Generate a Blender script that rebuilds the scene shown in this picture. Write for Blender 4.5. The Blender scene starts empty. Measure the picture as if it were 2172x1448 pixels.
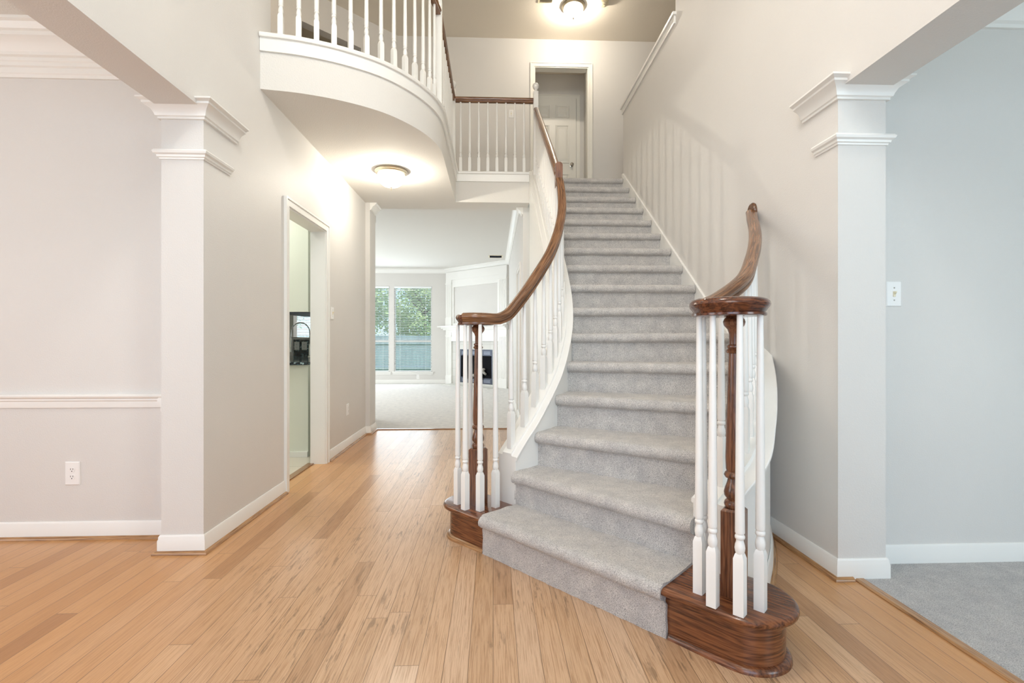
import bpy, bmesh, math, random
from mathutils import Vector, Matrix
random.seed(7)
S = bpy.context.scene
C = S.collection
PI = math.pi

# ------------------------------------------------------------------ camera, world, exposure
CAM_H = 1.09
YAW = math.atan(40 / 1030.0)
cd = bpy.data.cameras.new('camera'); cam = bpy.data.objects.new('camera', cd); C.objects.link(cam)
cd.sensor_width = 36; cd.sensor_fit = 'HORIZONTAL'; cd.lens = 1030 / 2172 * 36
cd.shift_y = -1.5 / 2172; cd.clip_start = 0.05
cam.location = (0, 0, CAM_H); cam.rotation_euler = (PI / 2, 0, -YAW)
S.camera = cam
S.view_settings.view_transform = 'Standard'; S.view_settings.look = 'None'
S.view_settings.exposure = 0.05; S.view_settings.gamma = 1; S.view_settings.use_curve_mapping = False
S.cycles.max_bounces = 10; S.cycles.diffuse_bounces = 6; S.cycles.transparent_max_bounces = 24
S.cycles.sample_clamp_indirect = 6; S.cycles.caustics_reflective = False; S.cycles.caustics_refractive = False

W = bpy.data.worlds.new('sky'); S.world = W; W.use_nodes = True
wn = W.node_tree.nodes; wl = W.node_tree.links
bg = wn['Background']
wtc = wn.new('ShaderNodeTexCoord'); wsp = wn.new('ShaderNodeSeparateXYZ'); wmr = wn.new('ShaderNodeValToRGB')
wmr.color_ramp.elements[0].position = 0.0; wmr.color_ramp.elements[0].color = (0.72, 0.9, 1.0, 1)
wmr.color_ramp.elements[1].position = 0.6; wmr.color_ramp.elements[1].color = (0.3, 0.55, 0.95, 1)
wl.new(wtc.outputs['Generated'], wsp.inputs[0]); wl.new(wsp.outputs['Z'], wmr.inputs[0]); wl.new(wmr.outputs[0], bg.inputs[0])
bg.inputs[1].default_value = 1.5

def lamp(name, kind, loc, power, color=(1, 1, 1), size=1.0, sizey=None, rot=None, target=None, spread=None):
    d = bpy.data.lights.new(name, kind); d.energy = power; d.color = color
    if kind == 'AREA':
        d.size = size
        if sizey: d.shape = 'RECTANGLE'; d.size_y = sizey
        if spread: d.spread = spread
    elif kind == 'POINT': d.shadow_soft_size = size
    elif kind == 'SUN': d.angle = size
    o = bpy.data.objects.new(name, d); C.objects.link(o); o.location = loc
    if target is not None: o.rotation_euler = (Vector(target) - Vector(loc)).to_track_quat('-Z', 'Y').to_euler()
    elif rot: o.rotation_euler = rot
    return o
lamp('sun', 'SUN', (0, -10, 20), 4.5, (1, 0.93, 0.8), 0.01, target=(2.5, 2.5, 0))
# area lamps in place of daylight; windows out of view are added to suit them
lamp('foyer_upper_fill', 'AREA', (-0.15, -1.22, 3.9), 58, (1.0, 0.98, 0.94), 2.0, 1.9, target=(1.6, 3.6, 3.0))  # added fill, aimed to brighten the stair wall
lamp('daylight_front_door_glass', 'AREA', (0.0, -1.22, 1.3), 27, (0.64, 0.76, 1.0), 1.7, 1.9, target=(0, 4, 1.2))
lamp('daylight_dining_window', 'AREA', (-3.4, -1.22, 1.5), 26, (0.86, 0.89, 1.0), 1.6, 1.6, target=(-3.0, 4, 1.3))
lamp('dining_side_fill', 'AREA', (-4.92, 0.7, 1.45), 28, (0.97, 0.96, 1.0), 1.8, 1.7, target=(0, 1.0, 1.45))  # fill added to light the stair wall through the dining opening
lamp('daylight_parlor_window', 'AREA', (3.4, -1.22, 1.5), 44, (0.72, 0.90, 1.0), 1.6, 1.7, target=(3.0, 4, 1.2))
lamp('daylight_living_windows', 'AREA', (-2.6, 12.35, 1.4), 45, (0.82, 0.92, 1.0), 2.1, 2.1, target=(-2.4, 5, 1.0))
lamp('living_side_fill', 'AREA', (-5.8, 9.8, 1.5), 128, (0.86, 0.94, 1.0), 2.4, 2.0, target=(0, 9.2, 1.4))  # added fill; the side wall here has no window

# ------------------------------------------------------------------ materials
def nodes(name):
    m = bpy.data.materials.new(name); m.use_nodes = True
    t = m.node_tree; return m, t.nodes, t.links, t.nodes['Principled BSDF']
def plain(name, col, rough=0.5, metal=0.0, bump=0.0, bscale=200, spec=0.5, coat=0.0, mottling=0.0):
    m, n, l, b = nodes(name)
    b.inputs['Base Color'].default_value = (*col, 1); b.inputs['Roughness'].default_value = rough
    b.inputs['Metallic'].default_value = metal; b.inputs['Specular IOR Level'].default_value = spec
    b.inputs['Coat Weight'].default_value = coat
    tc = n.new('ShaderNodeTexCoord')
    if bump:
        nz = n.new('ShaderNodeTexNoise'); nz.inputs['Scale'].default_value = bscale; nz.inputs['Detail'].default_value = 2
        bp = n.new('ShaderNodeBump'); bp.inputs['Strength'].default_value = bump; bp.inputs['Distance'].default_value = 0.004
        l.new(tc.outputs['Object'], nz.inputs['Vector']); l.new(nz.outputs[0], bp.inputs['Height']); l.new(bp.outputs[0], b.inputs['Normal'])
    if mottling:
        nz = n.new('ShaderNodeTexNoise'); nz.inputs['Scale'].default_value = 1.7; nz.inputs['Detail'].default_value = 3
        mp = n.new('ShaderNodeMapRange'); mp.inputs[1].default_value = 0.3; mp.inputs[2].default_value = 0.7
        mp.inputs[3].default_value = 1 - mottling; mp.inputs[4].default_value = 1 + mottling
        mx = n.new('ShaderNodeVectorMath'); mx.operation = 'SCALE'; mx.inputs[0].default_value = col
        l.new(tc.outputs['Object'], nz.inputs['Vector']); l.new(nz.outputs[0], mp.inputs[0]); l.new(mp.outputs[0], mx.inputs['Scale'])
        l.new(mx.outputs[0], b.inputs['Base Color'])
    return m
M = {}
M['wall'] = plain('wall_paint', (0.69, 0.67, 0.64), 0.52, bump=0.25, bscale=160, spec=0.3, mottling=0.015)
M['ceil'] = plain('ceiling_paint', (0.72, 0.70, 0.66), 0.85, bump=0.4, bscale=120, spec=0.2)
M['upper_ceil'] = plain('upper_ceiling_paint', (0.80, 0.74, 0.64), 0.85, bump=0.4, bscale=120, spec=0.2)
M['trim'] = plain('white_trim_paint', (0.83, 0.82, 0.785), 0.32, spec=0.5)
M['cream'] = plain('cream_door_paint', (0.80, 0.78, 0.72), 0.35)
M['kitchen'] = plain('kitchen_cabinet_paint', (0.74, 0.76, 0.68), 0.4)
M['plastic'] = plain('white_plastic', (0.86, 0.85, 0.83), 0.3)
M['ivory'] = plain('ivory_plastic', (0.80, 0.72, 0.52), 0.4)
M['dark'] = plain('dark_slot', (0.02, 0.02, 0.02), 0.6)
M['black_metal'] = plain('black_firebox_metal', (0.006, 0.006, 0.008), 0.8, spec=0.1)
M['louvre'] = plain('pale_louvre_metal', (0.30, 0.33, 0.40), 0.35, metal=0.3)
M['slate_metal'] = plain('slate_grille_metal', (0.07, 0.08, 0.11), 0.35, metal=0.4)
M['chrome'] = plain('chrome', (0.62, 0.62, 0.60), 0.18, metal=1.0)
M['brass'] = plain('satin_brass', (0.78, 0.70, 0.55), 0.28, metal=1.0)
M['nickel'] = plain('nickel_knob', (0.5, 0.47, 0.42), 0.22, metal=1.0)
M['log'] = plain('gas_log', (0.33, 0.31, 0.28), 0.8, bump=0.6, bscale=40)
M['tile'] = plain('hearth_tile', (0.66, 0.65, 0.60), 0.35)
M['bark'] = plain('bark', (0.12, 0.08, 0.05), 0.9, bump=0.8, bscale=30)
M['blind'] = plain('white_blind_slat', (0.85, 0.87, 0.88), 0.4)

def coords(n, l, kind, scale, rot=(0, 0, 0)):
    tc = n.new('ShaderNodeTexCoord'); mp = n.new('ShaderNodeMapping')
    mp.inputs['Scale'].default_value = scale; mp.inputs['Rotation'].default_value = rot
    l.new(tc.outputs[kind], mp.inputs[0]); return mp.outputs[0]
def ramp(n, l, src, stops):
    r = n.new('ShaderNodeValToRGB'); e = r.color_ramp.elements
    while len(e) < len(stops): e.new(0.5)
    for q, (p, c) in zip(e, stops): q.position = p; q.color = (*c, 1) if len(c) == 3 else c
    l.new(src, r.inputs[0]); return r.outputs[0]
def noise(n, l, vec, scale, detail=3, rough=0.5, dist=0.0):
    z = n.new('ShaderNodeTexNoise'); z.inputs['Scale'].default_value = scale; z.inputs['Detail'].default_value = detail
    z.inputs['Roughness'].default_value = rough; z.inputs['Distortion'].default_value = dist
    l.new(vec, z.inputs['Vector']); return z.outputs[0]
def mix(n, l, a, b, f, mode='MIX'):
    x = n.new('ShaderNodeMix'); x.data_type = 'RGBA'; x.blend_type = mode
    for s, i in ((a, 6), (b, 7)):
        if isinstance(s, tuple): x.inputs[i].default_value = (*s, 1)
        else: l.new(s, x.inputs[i])
    if isinstance(f, (int, float)): x.inputs[0].default_value = f
    else: l.new(f, x.inputs[0])
    return x.outputs[2]
def bumpn(n, l, b, h, strength, dist):
    bp = n.new('ShaderNodeBump'); bp.inputs['Strength'].default_value = strength; bp.inputs['Distance'].default_value = dist
    l.new(h, bp.inputs['Height']); l.new(bp.outputs[0], b.inputs['Normal'])

def oak_stain(name, kind, scale, rot=0.0, tones=((0.085, 0.028, 0.011), (0.145, 0.048, 0.018), (0.22, 0.078, 0.029)), gloss=0.25):
    """stained oak: the scale is small along the grain and large across it"""
    m, n, l, b = nodes(name)
    v0 = coords(n, l, kind, (1, 1, 1), (0, 0, -rot))
    mp = n.new('ShaderNodeMapping'); mp.inputs['Scale'].default_value = scale; l.new(v0, mp.inputs[0]); v = mp.outputs[0]
    g = noise(n, l, v, 1.0, 4, 0.55, 0.35)
    rings = n.new('ShaderNodeMath'); rings.operation = 'MULTIPLY'; rings.inputs[1].default_value = 13.0; l.new(g, rings.inputs[0])
    fr = n.new('ShaderNodeMath'); fr.operation = 'PINGPONG'; fr.inputs[1].default_value = 1.0; l.new(rings.outputs[0], fr.inputs[0])
    c1 = ramp(n, l, fr.outputs[0], [(0.0, tones[0]), (0.35, tones[1]), (0.9, tones[2])])
    mp2 = n.new('ShaderNodeMapping'); mp2.inputs['Scale'].default_value = tuple(6 * q if q == max(scale) else 2.5 * q for q in scale); l.new(v0, mp2.inputs[0])
    f = noise(n, l, mp2.outputs[0], 1.0, 3, 0.6)
    c2 = ramp(n, l, f, [(0.34, (0.35, 0.31, 0.29)), (0.48, (1, 1, 1)), (0.75, (1.15, 1.13, 1.1))])
    l.new(mix(n, l, c1, c2, 0.85, 'MULTIPLY'), b.inputs['Base Color'])
    b.inputs['Roughness'].default_value = gloss; b.inputs['Coat Weight'].default_value = 0.25; b.inputs['Coat Roughness'].default_value = 0.12
    bumpn(n, l, b, f, 0.12, 0.002)
    return m
M['oak'] = oak_stain('stained_oak', 'Object', (2.2, 22, 22), math.atan2(1.685 - 2.745, 0.890 + 0.125))
M['oak_face'] = oak_stain('stained_oak_face', 'UV', (2.0, 26, 1), 0)
M['oak_cap'] = oak_stain('stained_oak_cap', 'Object', (3, 20, 34), 0.6, ((0.055, 0.015, 0.007), (0.095, 0.027, 0.011), (0.15, 0.046, 0.018)), 0.18)
M['oak_along'] = oak_stain('stained_oak_rail', 'UV', (1.6, 34, 1), 0, ((0.10, 0.040, 0.016), (0.17, 0.074, 0.031), (0.25, 0.118, 0.053)))
M['oak_post'] = oak_stain('stained_oak_post', 'Object', (30, 30, 2.2), 0, ((0.10, 0.036, 0.017), (0.155, 0.058, 0.026), (0.22, 0.088, 0.041)))

def plank():
    m, n, l, b = nodes('oak_strip_floor')
    v = coords(n, l, 'Object', (1, 1, 1), (0, 0, PI / 2))
    # every strip is slid along its length by its own random amount so the end joints never line up
    sv = n.new('ShaderNodeSeparateXYZ'); l.new(v, sv.inputs[0])
    row = n.new('ShaderNodeMath'); row.operation = 'DIVIDE'; row.inputs[1].default_value = 0.083; l.new(sv.outputs['Y'], row.inputs[0])
    rf = n.new('ShaderNodeMath'); rf.operation = 'FLOOR'; l.new(row.outputs[0], rf.inputs[0])
    wn_ = n.new('ShaderNodeTexWhiteNoise'); wn_.noise_dimensions = '1D'; l.new(rf.outputs[0], wn_.inputs['W'])
    sl_ = n.new('ShaderNodeMath'); sl_.operation = 'MULTIPLY_ADD'; sl_.inputs[1].default_value = 1.27; l.new(wn_.outputs['Value'], sl_.inputs[0]); l.new(sv.outputs['X'], sl_.inputs[2])
    cb = n.new('ShaderNodeCombineXYZ'); l.new(sl_.outputs[0], cb.inputs[0]); l.new(sv.outputs['Y'], cb.inputs[1])
    br = n.new('ShaderNodeTexBrick'); l.new(cb.outputs[0], br.inputs['Vector'])
    br.offset = 0.0; br.squash = 1
    for k, val in (('Scale', 1), ('Mortar Size', 0.0011), ('Mortar Smooth', 0.2), ('Bias', 0), ('Brick Width', 1.27), ('Row Height', 0.083)): br.inputs[k].default_value = val
    br.inputs['Color1'].default_value = (0.0, 0, 0, 1); br.inputs['Color2'].default_value = (1, 1, 1, 1); br.inputs['Mortar'].default_value = (0.5, 0.5, 0.5, 1)
    tone = ramp(n, l, br.outputs['Color'], [(0.0, (0.40, 0.19, 0.070)), (0.15, (0.49, 0.245, 0.092)), (0.5, (0.53, 0.27, 0.105)), (0.85, (0.55, 0.29, 0.12)), (1.0, (0.59, 0.33, 0.145))])
    # the finish is worn thin and pale on the walking path, still amber along the edges and in the dining room, whose warm light is painted in too
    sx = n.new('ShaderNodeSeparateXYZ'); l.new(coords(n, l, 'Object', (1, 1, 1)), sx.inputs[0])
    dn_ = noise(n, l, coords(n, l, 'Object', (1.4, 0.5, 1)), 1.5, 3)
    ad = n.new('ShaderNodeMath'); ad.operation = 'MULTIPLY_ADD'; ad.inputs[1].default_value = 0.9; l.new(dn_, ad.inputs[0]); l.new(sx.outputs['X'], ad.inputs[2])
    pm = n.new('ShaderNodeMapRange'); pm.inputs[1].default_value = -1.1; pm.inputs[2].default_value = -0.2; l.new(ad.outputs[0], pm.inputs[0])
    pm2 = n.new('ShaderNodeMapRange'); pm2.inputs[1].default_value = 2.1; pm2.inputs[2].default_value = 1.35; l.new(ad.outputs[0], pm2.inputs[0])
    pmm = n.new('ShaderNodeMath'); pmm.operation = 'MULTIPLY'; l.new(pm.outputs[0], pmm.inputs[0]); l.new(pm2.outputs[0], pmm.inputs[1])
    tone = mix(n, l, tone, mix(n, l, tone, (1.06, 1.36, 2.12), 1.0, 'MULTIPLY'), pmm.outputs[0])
    # each strip takes its own cut of the grain
    shift = n.new('ShaderNodeCombineXYZ'); sm_ = n.new('ShaderNodeMath'); sm_.operation = 'MULTIPLY'; sm_.inputs[1].default_value = 37.0
    l.new(br.outputs['Color'], sm_.inputs[0]); l.new(sm_.outputs[0], shift.inputs[1]); l.new(sm_.outputs[0], shift.inputs[2])
    def own(scale):
        va = n.new('ShaderNodeVectorMath'); va.operation = 'ADD'; l.new(coords(n, l, 'Object', scale), va.inputs[0]); l.new(shift.outputs[0], va.inputs[1]); return va.outputs[0]
    g = noise(n, l, own((190, 4.0, 1)), 1.6, 5, 0.65, 0.15)
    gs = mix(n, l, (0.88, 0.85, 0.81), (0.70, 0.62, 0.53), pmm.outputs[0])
    gr = mix(n, l, gs, (1.04, 1.04, 1.04), ramp(n, l, g, [(0.36, (0, 0, 0)), (0.54, (1, 1, 1))]))
    c = mix(n, l, tone, gr, 1.0, 'MULTIPLY')
    # wear: open dark grain where feet have scuffed the finish away
    wv = noise(n, l, own((62, 6.0, 1)), 1.0, 5, 0.72, 0.35)
    ws = ramp(n, l, wv, [(0.555, (0, 0, 0)), (0.63, (1, 1, 1))])
    wm = ramp(n, l, noise(n, l, coords(n, l, 'Object', (1.0, 0.8, 1)), 1.7, 3), [(0.42, (0, 0, 0)), (0.58, (1, 1, 1))])
    wf = mix(n, l, mix(n, l, ws, wm, 1.0, 'MULTIPLY'), pmm.outputs[0], 1.0, 'MULTIPLY')
    c = mix(n, l, c, (0.16, 0.095, 0.05), mix(n, l, wf, (0.75, 0.75, 0.75), 1.0, 'MULTIPLY'))
    c = mix(n, l, c, (0.17, 0.1, 0.05), br.outputs['Fac'])
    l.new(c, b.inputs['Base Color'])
    b.inputs['Roughness'].default_value = 0.28
    inv = n.new('ShaderNodeMath'); inv.operation = 'SUBTRACT'; inv.inputs[0].default_value = 1.0; l.new(br.outputs['Fac'], inv.inputs[1])
    bumpn(n, l, b, inv.outputs[0], 0.35, 0.001)
    return m
M['plank'] = plank()
M['honey'] = oak_stain('honey_oak_shoe_mould', 'UV', (2.0, 60, 1), 0, ((0.27, 0.13, 0.05), (0.36, 0.185, 0.075), (0.44, 0.24, 0.10)))
def carpet(name, lo, hi):
    m, n, l, b = nodes(name)
    v = coords(n, l, 'Object', (1, 1, 1))
    f = noise(n, l, v, 300, 3, 0.75)
    g = noise(n, l, v, 14, 4, 0.6)
    tuft = noise(n, l, v, 170, 2, 0.6)
    c = ramp(n, l, f, [(0.33, tuple(0.30 * x for x in lo)), (0.43, lo), (0.60, hi)])
    c2 = ramp(n, l, g, [(0.3, (0.82, 0.82, 0.83)), (0.7, (1.05, 1.04, 1.02))])
    l.new(mix(n, l, c, c2, 1.0, 'MULTIPLY'), b.inputs['Base Color'])
    b.inputs['Roughness'].default_value = 0.95; b.inputs['Specular IOR Level'].default_value = 0.1
    b.inputs['Sheen Weight'].default_value = 0.25
    ad = n.new('ShaderNodeMath'); ad.operation = 'ADD'; l.new(f, ad.inputs[0]); l.new(tuft, ad.inputs[1])
    bumpn(n, l, b, ad.outputs[0], 0.8, 0.004)
    return m
M['carpet'] = carpet('grey_stair_carpet', (0.48, 0.46, 0.44), (0.76, 0.73, 0.70))
M['carpet_parlor'] = carpet('grey_parlor_carpet', (0.40, 0.385, 0.38), (0.64, 0.625, 0.61))
M['carpet_living'] = carpet('pale_living_carpet', (0.70, 0.675, 0.64), (0.84, 0.82, 0.79))
def granite():
    m, n, l, b = nodes('black_speckled_granite')
    v = n.new('ShaderNodeTexVoronoi'); v.inputs['Scale'].default_value = 70
    l.new(coords(n, l, 'Object', (1, 1, 1)), v.inputs['Vector'])
    l.new(ramp(n, l, v.outputs['Color'], [(0.5, (0.01, 0.014, 0.02)), (0.75, (0.04, 0.10, 0.14)), (0.9, (0.35, 0.46, 0.50))]), b.inputs['Base Color'])
    b.inputs['Roughness'].default_value = 0.08
    return m
M['granite'] = granite()
def tilefloor():
    m, n, l, b = nodes('kitchen_floor_tile')
    br = n.new('ShaderNodeTexBrick'); br.offset = 0
    for k, val in (('Scale', 1), ('Mortar Size', 0.004), ('Brick Width', 0.33), ('Row Height', 0.33)): br.inputs[k].default_value = val
    br.inputs['Color1'].default_value = (0.62, 0.56, 0.47, 1); br.inputs['Color2'].default_value = (0.66, 0.61, 0.53, 1); br.inputs['Mortar'].default_value = (0.4, 0.36, 0.3, 1)
    l.new(coords(n, l, 'Object', (1, 1, 1)), br.inputs['Vector']); l.new(br.outputs['Color'], b.inputs['Base Color'])
    b.inputs['Roughness'].default_value = 0.35
    return m
M['tilefloor'] = tilefloor()
def hearthtile():
    m, n, l, b = nodes('square_hearth_tile')
    br = n.new('ShaderNodeTexBrick'); br.offset = 0
    for k, val in (('Scale', 1), ('Mortar Size', 0.004), ('Brick Width', 0.2), ('Row Height', 0.2)): br.inputs[k].default_value = val
    br.inputs['Color1'].default_value = (0.60, 0.59, 0.55, 1); br.inputs['Color2'].default_value = (0.65, 0.64, 0.6, 1); br.inputs['Mortar'].default_value = (0.5, 0.49, 0.45, 1)
    l.new(coords(n, l, 'Object', (1, 1, 1), (PI / 2, 0, 0)), br.inputs['Vector']); l.new(br.outputs['Color'], b.inputs['Base Color'])
    b.inputs['Roughness'].default_value = 0.35
    return m
M['hearthtile'] = hearthtile()
def glass():
    m, n, l, b = nodes('window_glass')
    n.remove(b); o = n['Material Output']
    t = n.new('ShaderNodeBsdfTransparent'); t.inputs[0].default_value = (0.9, 0.97, 0.98, 1)
    g = n.new('ShaderNodeBsdfGlossy'); g.inputs['Roughness'].default_value = 0.02
    fr = n.new('ShaderNodeFresnel'); fr.inputs[0].default_value = 1.45
    x = n.new('ShaderNodeMixShader'); l.new(fr.outputs[0], x.inputs[0]); l.new(t.outputs[0], x.inputs[1]); l.new(g.outputs[0], x.inputs[2])
    l.new(x.outputs[0], o.inputs[0]); return m
M['glass'] = glass()
def lampglass(strength, col):
    m, n, l, b = nodes('lit_frosted_glass')
    n.remove(b); o = n['Material Output']
    t = n.new('ShaderNodeBsdfTransparent'); e = n.new('ShaderNodeEmission'); e.inputs[0].default_value = (*col, 1); e.inputs[1].default_value = strength
    x = n.new('ShaderNodeMixShader'); x.inputs[0].default_value = 0.55
    l.new(t.outputs[0], x.inputs[1]); l.new(e.outputs[0], x.inputs[2]); l.new(x.outputs[0], o.inputs[0]); return m
M['lampglass'] = lampglass(6.0, (1.0, 0.95, 0.85))
def leaf(name, c1, c2):
    m, n, l, b = nodes(name)
    z = noise(n, l, coords(n, l, 'Object', (1, 1, 1)), 1.3, 3)
    l.new(ramp(n, l, z, [(0.3, c1), (0.7, c2)]), b.inputs['Base Color']); b.inputs['Roughness'].default_value = 0.5
    b.inputs['Subsurface Weight'].default_value = 0.0
    return m
M['leaf'] = leaf('green_leaves', (0.26, 0.40, 0.14), (0.68, 0.70, 0.30))
M['grass'] = leaf('lawn_grass', (0.13, 0.30, 0.06), (0.22, 0.42, 0.10))
def fencem():
    m, n, l, b = nodes('weathered_fence_boards')
    z = noise(n, l, coords(n, l, 'Object', (12, 12, 0.8)), 1.5, 4)
    l.new(ramp(n, l, z, [(0.3, (0.22, 0.26, 0.30)), (0.7, (0.36, 0.42, 0.47))]), b.inputs['Base Color']); b.inputs['Roughness'].default_value = 0.8
    return m
M['fence'] = fencem()

# ------------------------------------------------------------------ mesh helpers
class MB:
    def __init__(s): s.v = []; s.f = []; s.uv = {}
    def add(s, vs, fs):
        o = len(s.v); s.v += [tuple(v) for v in vs]; s.f += [tuple(i + o for i in f) for f in fs]; return s
    def box(s, x0, x1, y0, y1, z0, z1):
        x0, x1 = sorted((x0, x1)); y0, y1 = sorted((y0, y1)); z0, z1 = sorted((z0, z1))
        return s.add([(x0, y0, z0), (x1, y0, z0), (x1, y1, z0), (x0, y1, z0), (x0, y0, z1), (x1, y0, z1), (x1, y1, z1), (x0, y1, z1)],
                     [(3, 2, 1, 0), (4, 5, 6, 7), (0, 1, 5, 4), (1, 2, 6, 5), (2, 3, 7, 6), (3, 0, 4, 7)])
    def prism(s, poly, z0, z1):
        n = len(poly)
        a = sum(poly[i][0] * poly[(i + 1) % n][1] - poly[(i + 1) % n][0] * poly[i][1] for i in range(n))
        if a < 0: poly = poly[::-1]
        return s.add([(p[0], p[1], z0) for p in poly] + [(p[0], p[1], z1) for p in poly],
                     [tuple(range(n))[::-1], tuple(range(n, 2 * n))] + [(i, (i + 1) % n, n + (i + 1) % n, n + i) for i in range(n)])
    def slab(s, poly, axis, a, b):     # polygon in the plane across an axis ('x': poly of (y,z); 'y': poly of (x,z))
        n = len(poly)
        def P(p, t): return (t, p[0], p[1]) if axis == 'x' else (p[0], t, p[1])
        return s.add([P(p, a) for p in poly] + [P(p, b) for p in poly],
                     [tuple(range(n))[::-1], tuple(range(n, 2 * n))] + [(i, (i + 1) % n, n + (i + 1) % n, n + i) for i in range(n)])
    def lathe(s, prof, c=(0, 0, 0), seg=24, square=0):
        vs = []; fs = []
        for (r, z) in prof:
            for k in range(seg):
                a = 2 * PI * k / seg + (PI / seg if square else 0)
                vs.append((c[0] + r * math.cos(a), c[1] + r * math.sin(a), c[2] + z))
        for i in range(len(prof) - 1):
            for k in range(seg):
                k2 = (k + 1) % seg
                fs.append((i * seg + k, i * seg + k2, (i + 1) * seg + k2, (i + 1) * seg + k))
        if prof[0][0] > 1e-6: fs.append(tuple(range(seg))[::-1])
        if prof[-1][0] > 1e-6: fs.append(tuple((len(prof) - 1) * seg + k for k in range(seg)))
        return s.add(vs, fs)
    def sweep(s, path, prof, plumb=True, closed=False, caps=True):
        """profile (u to the left of travel, v up) carried along a path with mitred corners"""
        P = [Vector(p) if len(p) == 3 else Vector((p[0], p[1], 0)) for p in path]; n = len(P); m = len(prof)
        o = len(s.v); dist = 0; per = [0]
        for j in range(m):
            a, b = prof[j], prof[(j + 1) % m]; per.append(per[-1] + math.hypot(a[0] - b[0], a[1] - b[1]))
        ds = []
        for i in range(n):
            if i: dist += (P[i] - P[i - 1]).length
            ds.append(dist)
            pa = P[i - 1] if (i or closed) else None; pb = P[(i + 1) % n] if (i < n - 1 or closed) else None
            def nrm(d):
                h = Vector((d.x, d.y, 0)); h.normalize(); return Vector((-h.y, h.x, 0))
            if pa is None: L = nrm(pb - P[i]); T = (pb - P[i]).normalized()
            elif pb is None: L = nrm(P[i] - pa); T = (P[i] - pa).normalized()
            else:
                a, b = nrm(P[i] - pa), nrm(pb - P[i]); L = a + b
                L = L / max(L.dot(a), 0.3) if L.length > 1e-6 else a
                T = (pb - pa).normalized()
            U = Vector((0, 0, 1)) if plumb else T.cross(L.normalized())
            for (u, v) in prof: s.v.append(tuple(P[i] + L * u + U * v))
        k = n if closed else n - 1
        for i in range(k):
            for j in range(m):
                i2, j2 = (i + 1) % n, (j + 1) % m
                f = (o + i * m + j, o + i2 * m + j, o + i2 * m + j2, o + i * m + j2)
                s.uv[len(s.f)] = [(ds[i], per[j]), (ds[i2], per[j]), (ds[i2], per[j + 1]), (ds[i], per[j + 1])]
                s.f.append(f)
        if caps and not closed:
            s.f.append(tuple(o + j for j in range(m))[::-1]); s.f.append(tuple(o + (n - 1) * m + j for j in range(m)))
        return s
    def tube(s, pts, r, seg=8):
        P = [Vector(p) for p in pts]; n = len(P); o = len(s.v)
        rr = r if isinstance(r, (list, tuple)) else [r] * n
        up = Vector((0.3, 0.2, 1)).normalized()
        for i in range(n):
            T = (P[min(i + 1, n - 1)] - P[max(i - 1, 0)]).normalized()
            a = T.cross(up)
            if a.length < 1e-3: a = T.cross(Vector((1, 0, 0)))
            a.normalize(); b = T.cross(a)
            for k in range(seg):
                t = 2 * PI * k / seg; s.v.append(tuple(P[i] + a * rr[i] * math.cos(t) + b * rr[i] * math.sin(t)))
        for i in range(n - 1):
            for k in range(seg):
                k2 = (k + 1) % seg; s.f.append((o + i * seg + k, o + i * seg + k2, o + (i + 1) * seg + k2, o + (i + 1) * seg + k))
        s.f.append(tuple(o + k for k in range(seg))[::-1]); s.f.append(tuple(o + (n - 1) * seg + k for k in range(seg)))
        return s
    def mesh(s, name, smooth=0.0):
        me = bpy.data.meshes.new(name); me.from_pydata(s.v, [], s.f)
        if s.uv:
            uv = me.uv_layers.new(name='path').data
            for p in me.polygons:
                q = s.uv.get(p.index)
                for t, li in enumerate(p.loop_indices):
                    if q: uv[li].uv = q[t]
                    else: uv[li].uv = (s.v[me.loops[li].vertex_index][0], s.v[me.loops[li].vertex_index][1])
        bm = bmesh.new(); bm.from_mesh(me)
        bmesh.ops.recalc_face_normals(bm, faces=bm.faces)
        bm.to_mesh(me); bm.free()
        if smooth:
            me.polygons.foreach_set('use_smooth', [True] * len(me.polygons))
            me.set_sharp_from_angle(angle=smooth)
        me.update(); return me
def link(name, me, mat, parent=None, world=True):
    o = bpy.data.objects.new(name, me); C.objects.link(o)
    if mat is not None and not me.materials: me.materials.append(mat)
    if parent is not None:
        o.parent = parent
        if world:
            q = parent; off = Vector((0, 0, 0))
            while q is not None: off += q.location; q = q.parent
            o.location = -off
    return o
SM = math.radians(35)
def obj(name, mb, mat, parent=None, smooth=0.0, world=True):
    return link(name, mb.mesh(name, smooth), mat, parent, world)
def struct(name, mb, mat, smooth=0.0):
    o = obj(name, mb, mat, None, smooth); o['kind'] = 'structure'; return o
def thing(name, label, cat, loc=(0, 0, 0), group=None, rotz=0.0):
    o = bpy.data.objects.new(name, None); C.objects.link(o); o.location = loc; o.rotation_euler = (0, 0, rotz)
    o.empty_display_size = 0.1
    o['label'] = label; o['category'] = cat
    if group: o['group'] = group
    return o
def tag(o, label, cat, group=None):
    o['label'] = label; o['category'] = cat
    if group: o['group'] = group
    return o
def catmull(pts, n=8):
    P = [Vector(p) for p in pts]; out = []
    for i in range(len(P) - 1):
        a = P[i - 1] if i else P[0] * 2 - P[1]; b, c = P[i], P[i + 1]
        d = P[i + 2] if i + 2 < len(P) else c * 2 - b
        for k in range(n):
            t = k / n
            out.append(0.5 * ((2 * b) + (c - a) * t + (2 * a - 5 * b + 4 * c - d) * t * t + (3 * b - a - 3 * c + d) * t ** 3))
    out.append(P[-1]); return out
def offset(P, d):
    o = []
    for i, p in enumerate(P):
        a = P[max(i - 1, 0)]; b = P[min(i + 1, len(P) - 1)]
        tx, ty = b[0] - a[0], b[1] - a[1]; l = math.hypot(tx, ty) or 1
        o.append(Vector((p[0] - ty / l * d, p[1] + tx / l * d, p[2] if len(p) > 2 else 0)))
    return o
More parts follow.
